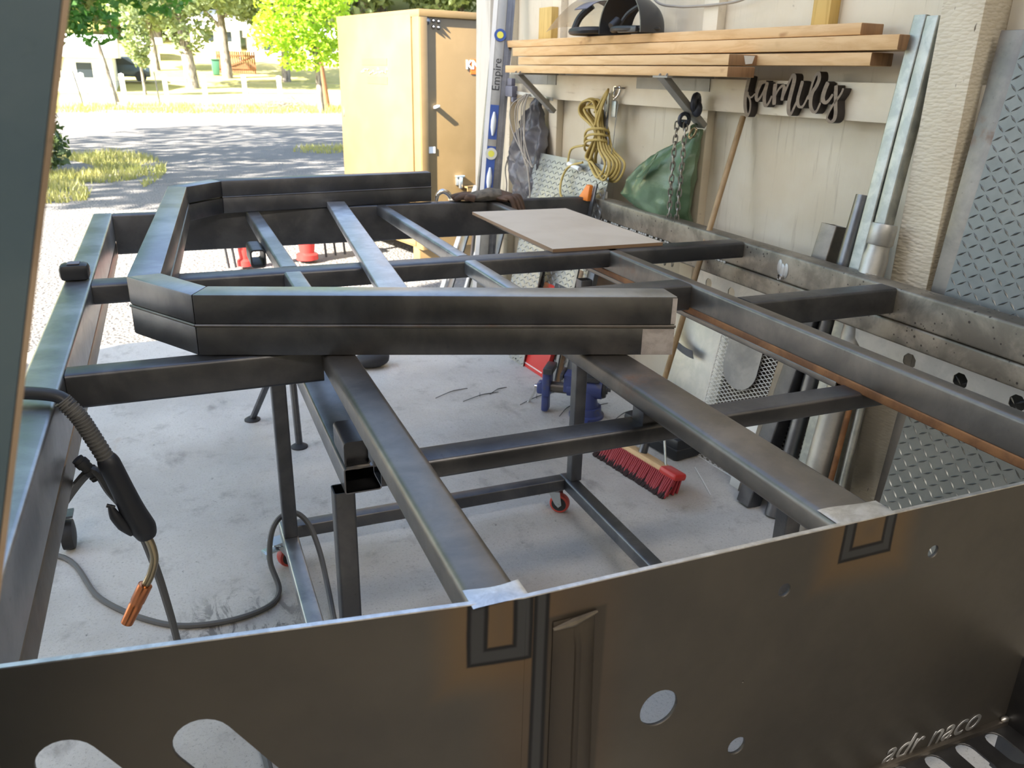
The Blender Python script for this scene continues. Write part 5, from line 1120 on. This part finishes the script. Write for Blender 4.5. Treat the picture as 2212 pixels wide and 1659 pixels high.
for i, (x, y, dx) in enumerate([(-2.95, 39.2, -.35), (-1.75, 40.2, -.2), (-.05, 40.8, -.15)]):
    mb = MB(); mb.cyl((x, y, 0), (x+dx*.6, y, 1.35), .03, n=7); o = mb.build('metal_stake', STEEL_D); tag(o, ['leftmost', 'second', 'third'][i]+' thin dark stake between the white fence posts', 'stake', 'dark fence stakes')
mb = MB(); mb.cyl((-1.9, 44, -.1), (-2.35, 44, 2.5), .13, .11, 9); o = mb.build('leaning_pole', BARK); tag(o, 'dark leaning wooden pole behind the leftmost fence posts', 'pole')
# far board fence with bin and houses
fz = gz(64)
t = thing('board_fence', 'brown board fence with a diagonal brace far behind the oaks', 'fence', (5.2, 64, fz))
bd = MB()
B0_ = None
for i in range(18):
    x = 3.9+.145*i
    if B0_ is None:
        mb = MB(); mb.box(x, x+.12, 63.98, 64.02, fz, fz+1.45); B0_ = mb.build('fence_board', FENCEW, t, smooth_=False)
    else:
        o = B0_.copy(); C.objects.link(o); o.parent = t; o.location = (.145*i, 0, random.uniform(-.02, .02))
mb = MB(); mb.box(3.9, 6.5, 63.93, 63.98, fz+.3, fz+.42); mb.box(3.9, 6.5, 63.93, 63.98, fz+1.1, fz+1.22); mb.obox((5.4, 63.95, fz+.75), (.95, 0, .36), (0, .03, 0), (-.02, 0, .06)); mb.build('fence_rail', FENCEW, t)
t = thing('wheelie_bin', 'dark green wheelie bin beside the brown board fence', 'bin', (3.75, 63, gz(63))); q = gz(63); mb = MB()
mb.hexa([(3.52, 62.8, q), (3.95, 62.8, q), (3.95, 63.2, q), (3.52, 63.2, q), (3.47, 62.75, q+.95), (4.0, 62.75, q+.95), (4.0, 63.25, q+.95), (3.47, 63.25, q+.95)]); mb.build('bin_body', BINGRN, t, bevel=.02); mb = MB(); mb.box(3.44, 4.03, 62.7, 63.28, q+.95, q+1.02); mb.build('lid', BINGRN, t, bevel=.02)
def house(name, label, x0, x1, y, dep, hw, hr, win):
    z = gz(y)-.4; t = thing(name, label, 'building', ((x0+x1)/2, y, z)); mb = MB(); mb.box(x0, x1, y, y+dep, z, z+hw); mb.build('wall', HOUSE, t, smooth_=False)
    mb = MB(); mb.prism([(x0-.3, y-.4, z+hw), (x0-.3, y+dep/2, z+hw+hr), (x0-.3, y+dep+.4, z+hw)], (x1-x0+.6, 0, 0)); mb.build('roof', HROOF, t, smooth_=False)
    for xa in win:
        mb = MB(); mb.box(xa-.45, xa+.45, y-.03, y, z+1.0, z+1.9); f = mb.build('window_frame', WHITEP, t, smooth_=False); mb = MB(); mb.box(xa-.38, xa+.38, y-.04, y-.02, z+1.07, z+1.83); mb.build('pane', GLASSD, f, smooth_=False)
    return t
house('white_house', 'white house with a pale roof right of the forked oak', 2.9, 6.6, 76, 6, 2.0, 1.6, (4.2, 5.6))
house('white_house', 'long pale-roofed house behind the yellow-green tree', 7.2, 15.5, 72, 6, 2.1, 1.5, (8.4, 10.5, 13.2))
house('white_shed', 'small white shed with a dark opening behind the sapling', -1.2, .3, 70, 3, 1.5, .5, (-.3,))
house('white_house', 'white house half hidden behind the near dark green tree', -6.5, -2.2, 52, 5, 2.1, 1.2, (-3.6, -5.2))
t = thing('parked_car', 'dark parked car half hidden by the near dark green tree', 'car', (-1.9, 58, gz(58))); q = gz(58)
mb = MB(); mb.prism([(-3.4, 57.2, q+.3), (.0-.4, 57.2, q+.3), (-.4, 57.2, q+.85), (-1.0, 57.2, q+.95), (-1.5, 57.2, q+1.45), (-2.8, 57.2, q+1.45), (-3.3, 57.2, q+.95)], (0, 1.7, 0)); mb.build('car_body', CARM, t, bevel=.05)
mb = MB(); mb.prism([(-1.15, 57.18, q+.98), (-1.55, 57.18, q+1.38), (-2.7, 57.18, q+1.38), (-3.0, 57.18, q+.98)], (0, .03, 0)); mb.build('side_window', GLASSD, t)
for xx in (-2.8, -.95):
    mb = MB(); mb.cyl((xx, 57.15, q+.32), (xx, 57.35, q+.32), .32, n=18); mb.build('wheel', RUBBER, t)
mb = MB(); mb.cyl((6.03, 70, gz(70)-.2), (6.03, 70, gz(70)+4.8), .11, .08, 9); o = mb.build('utility_pole', HOUSE); tag(o, 'pale slim pole standing right of the forked oak', 'pole')
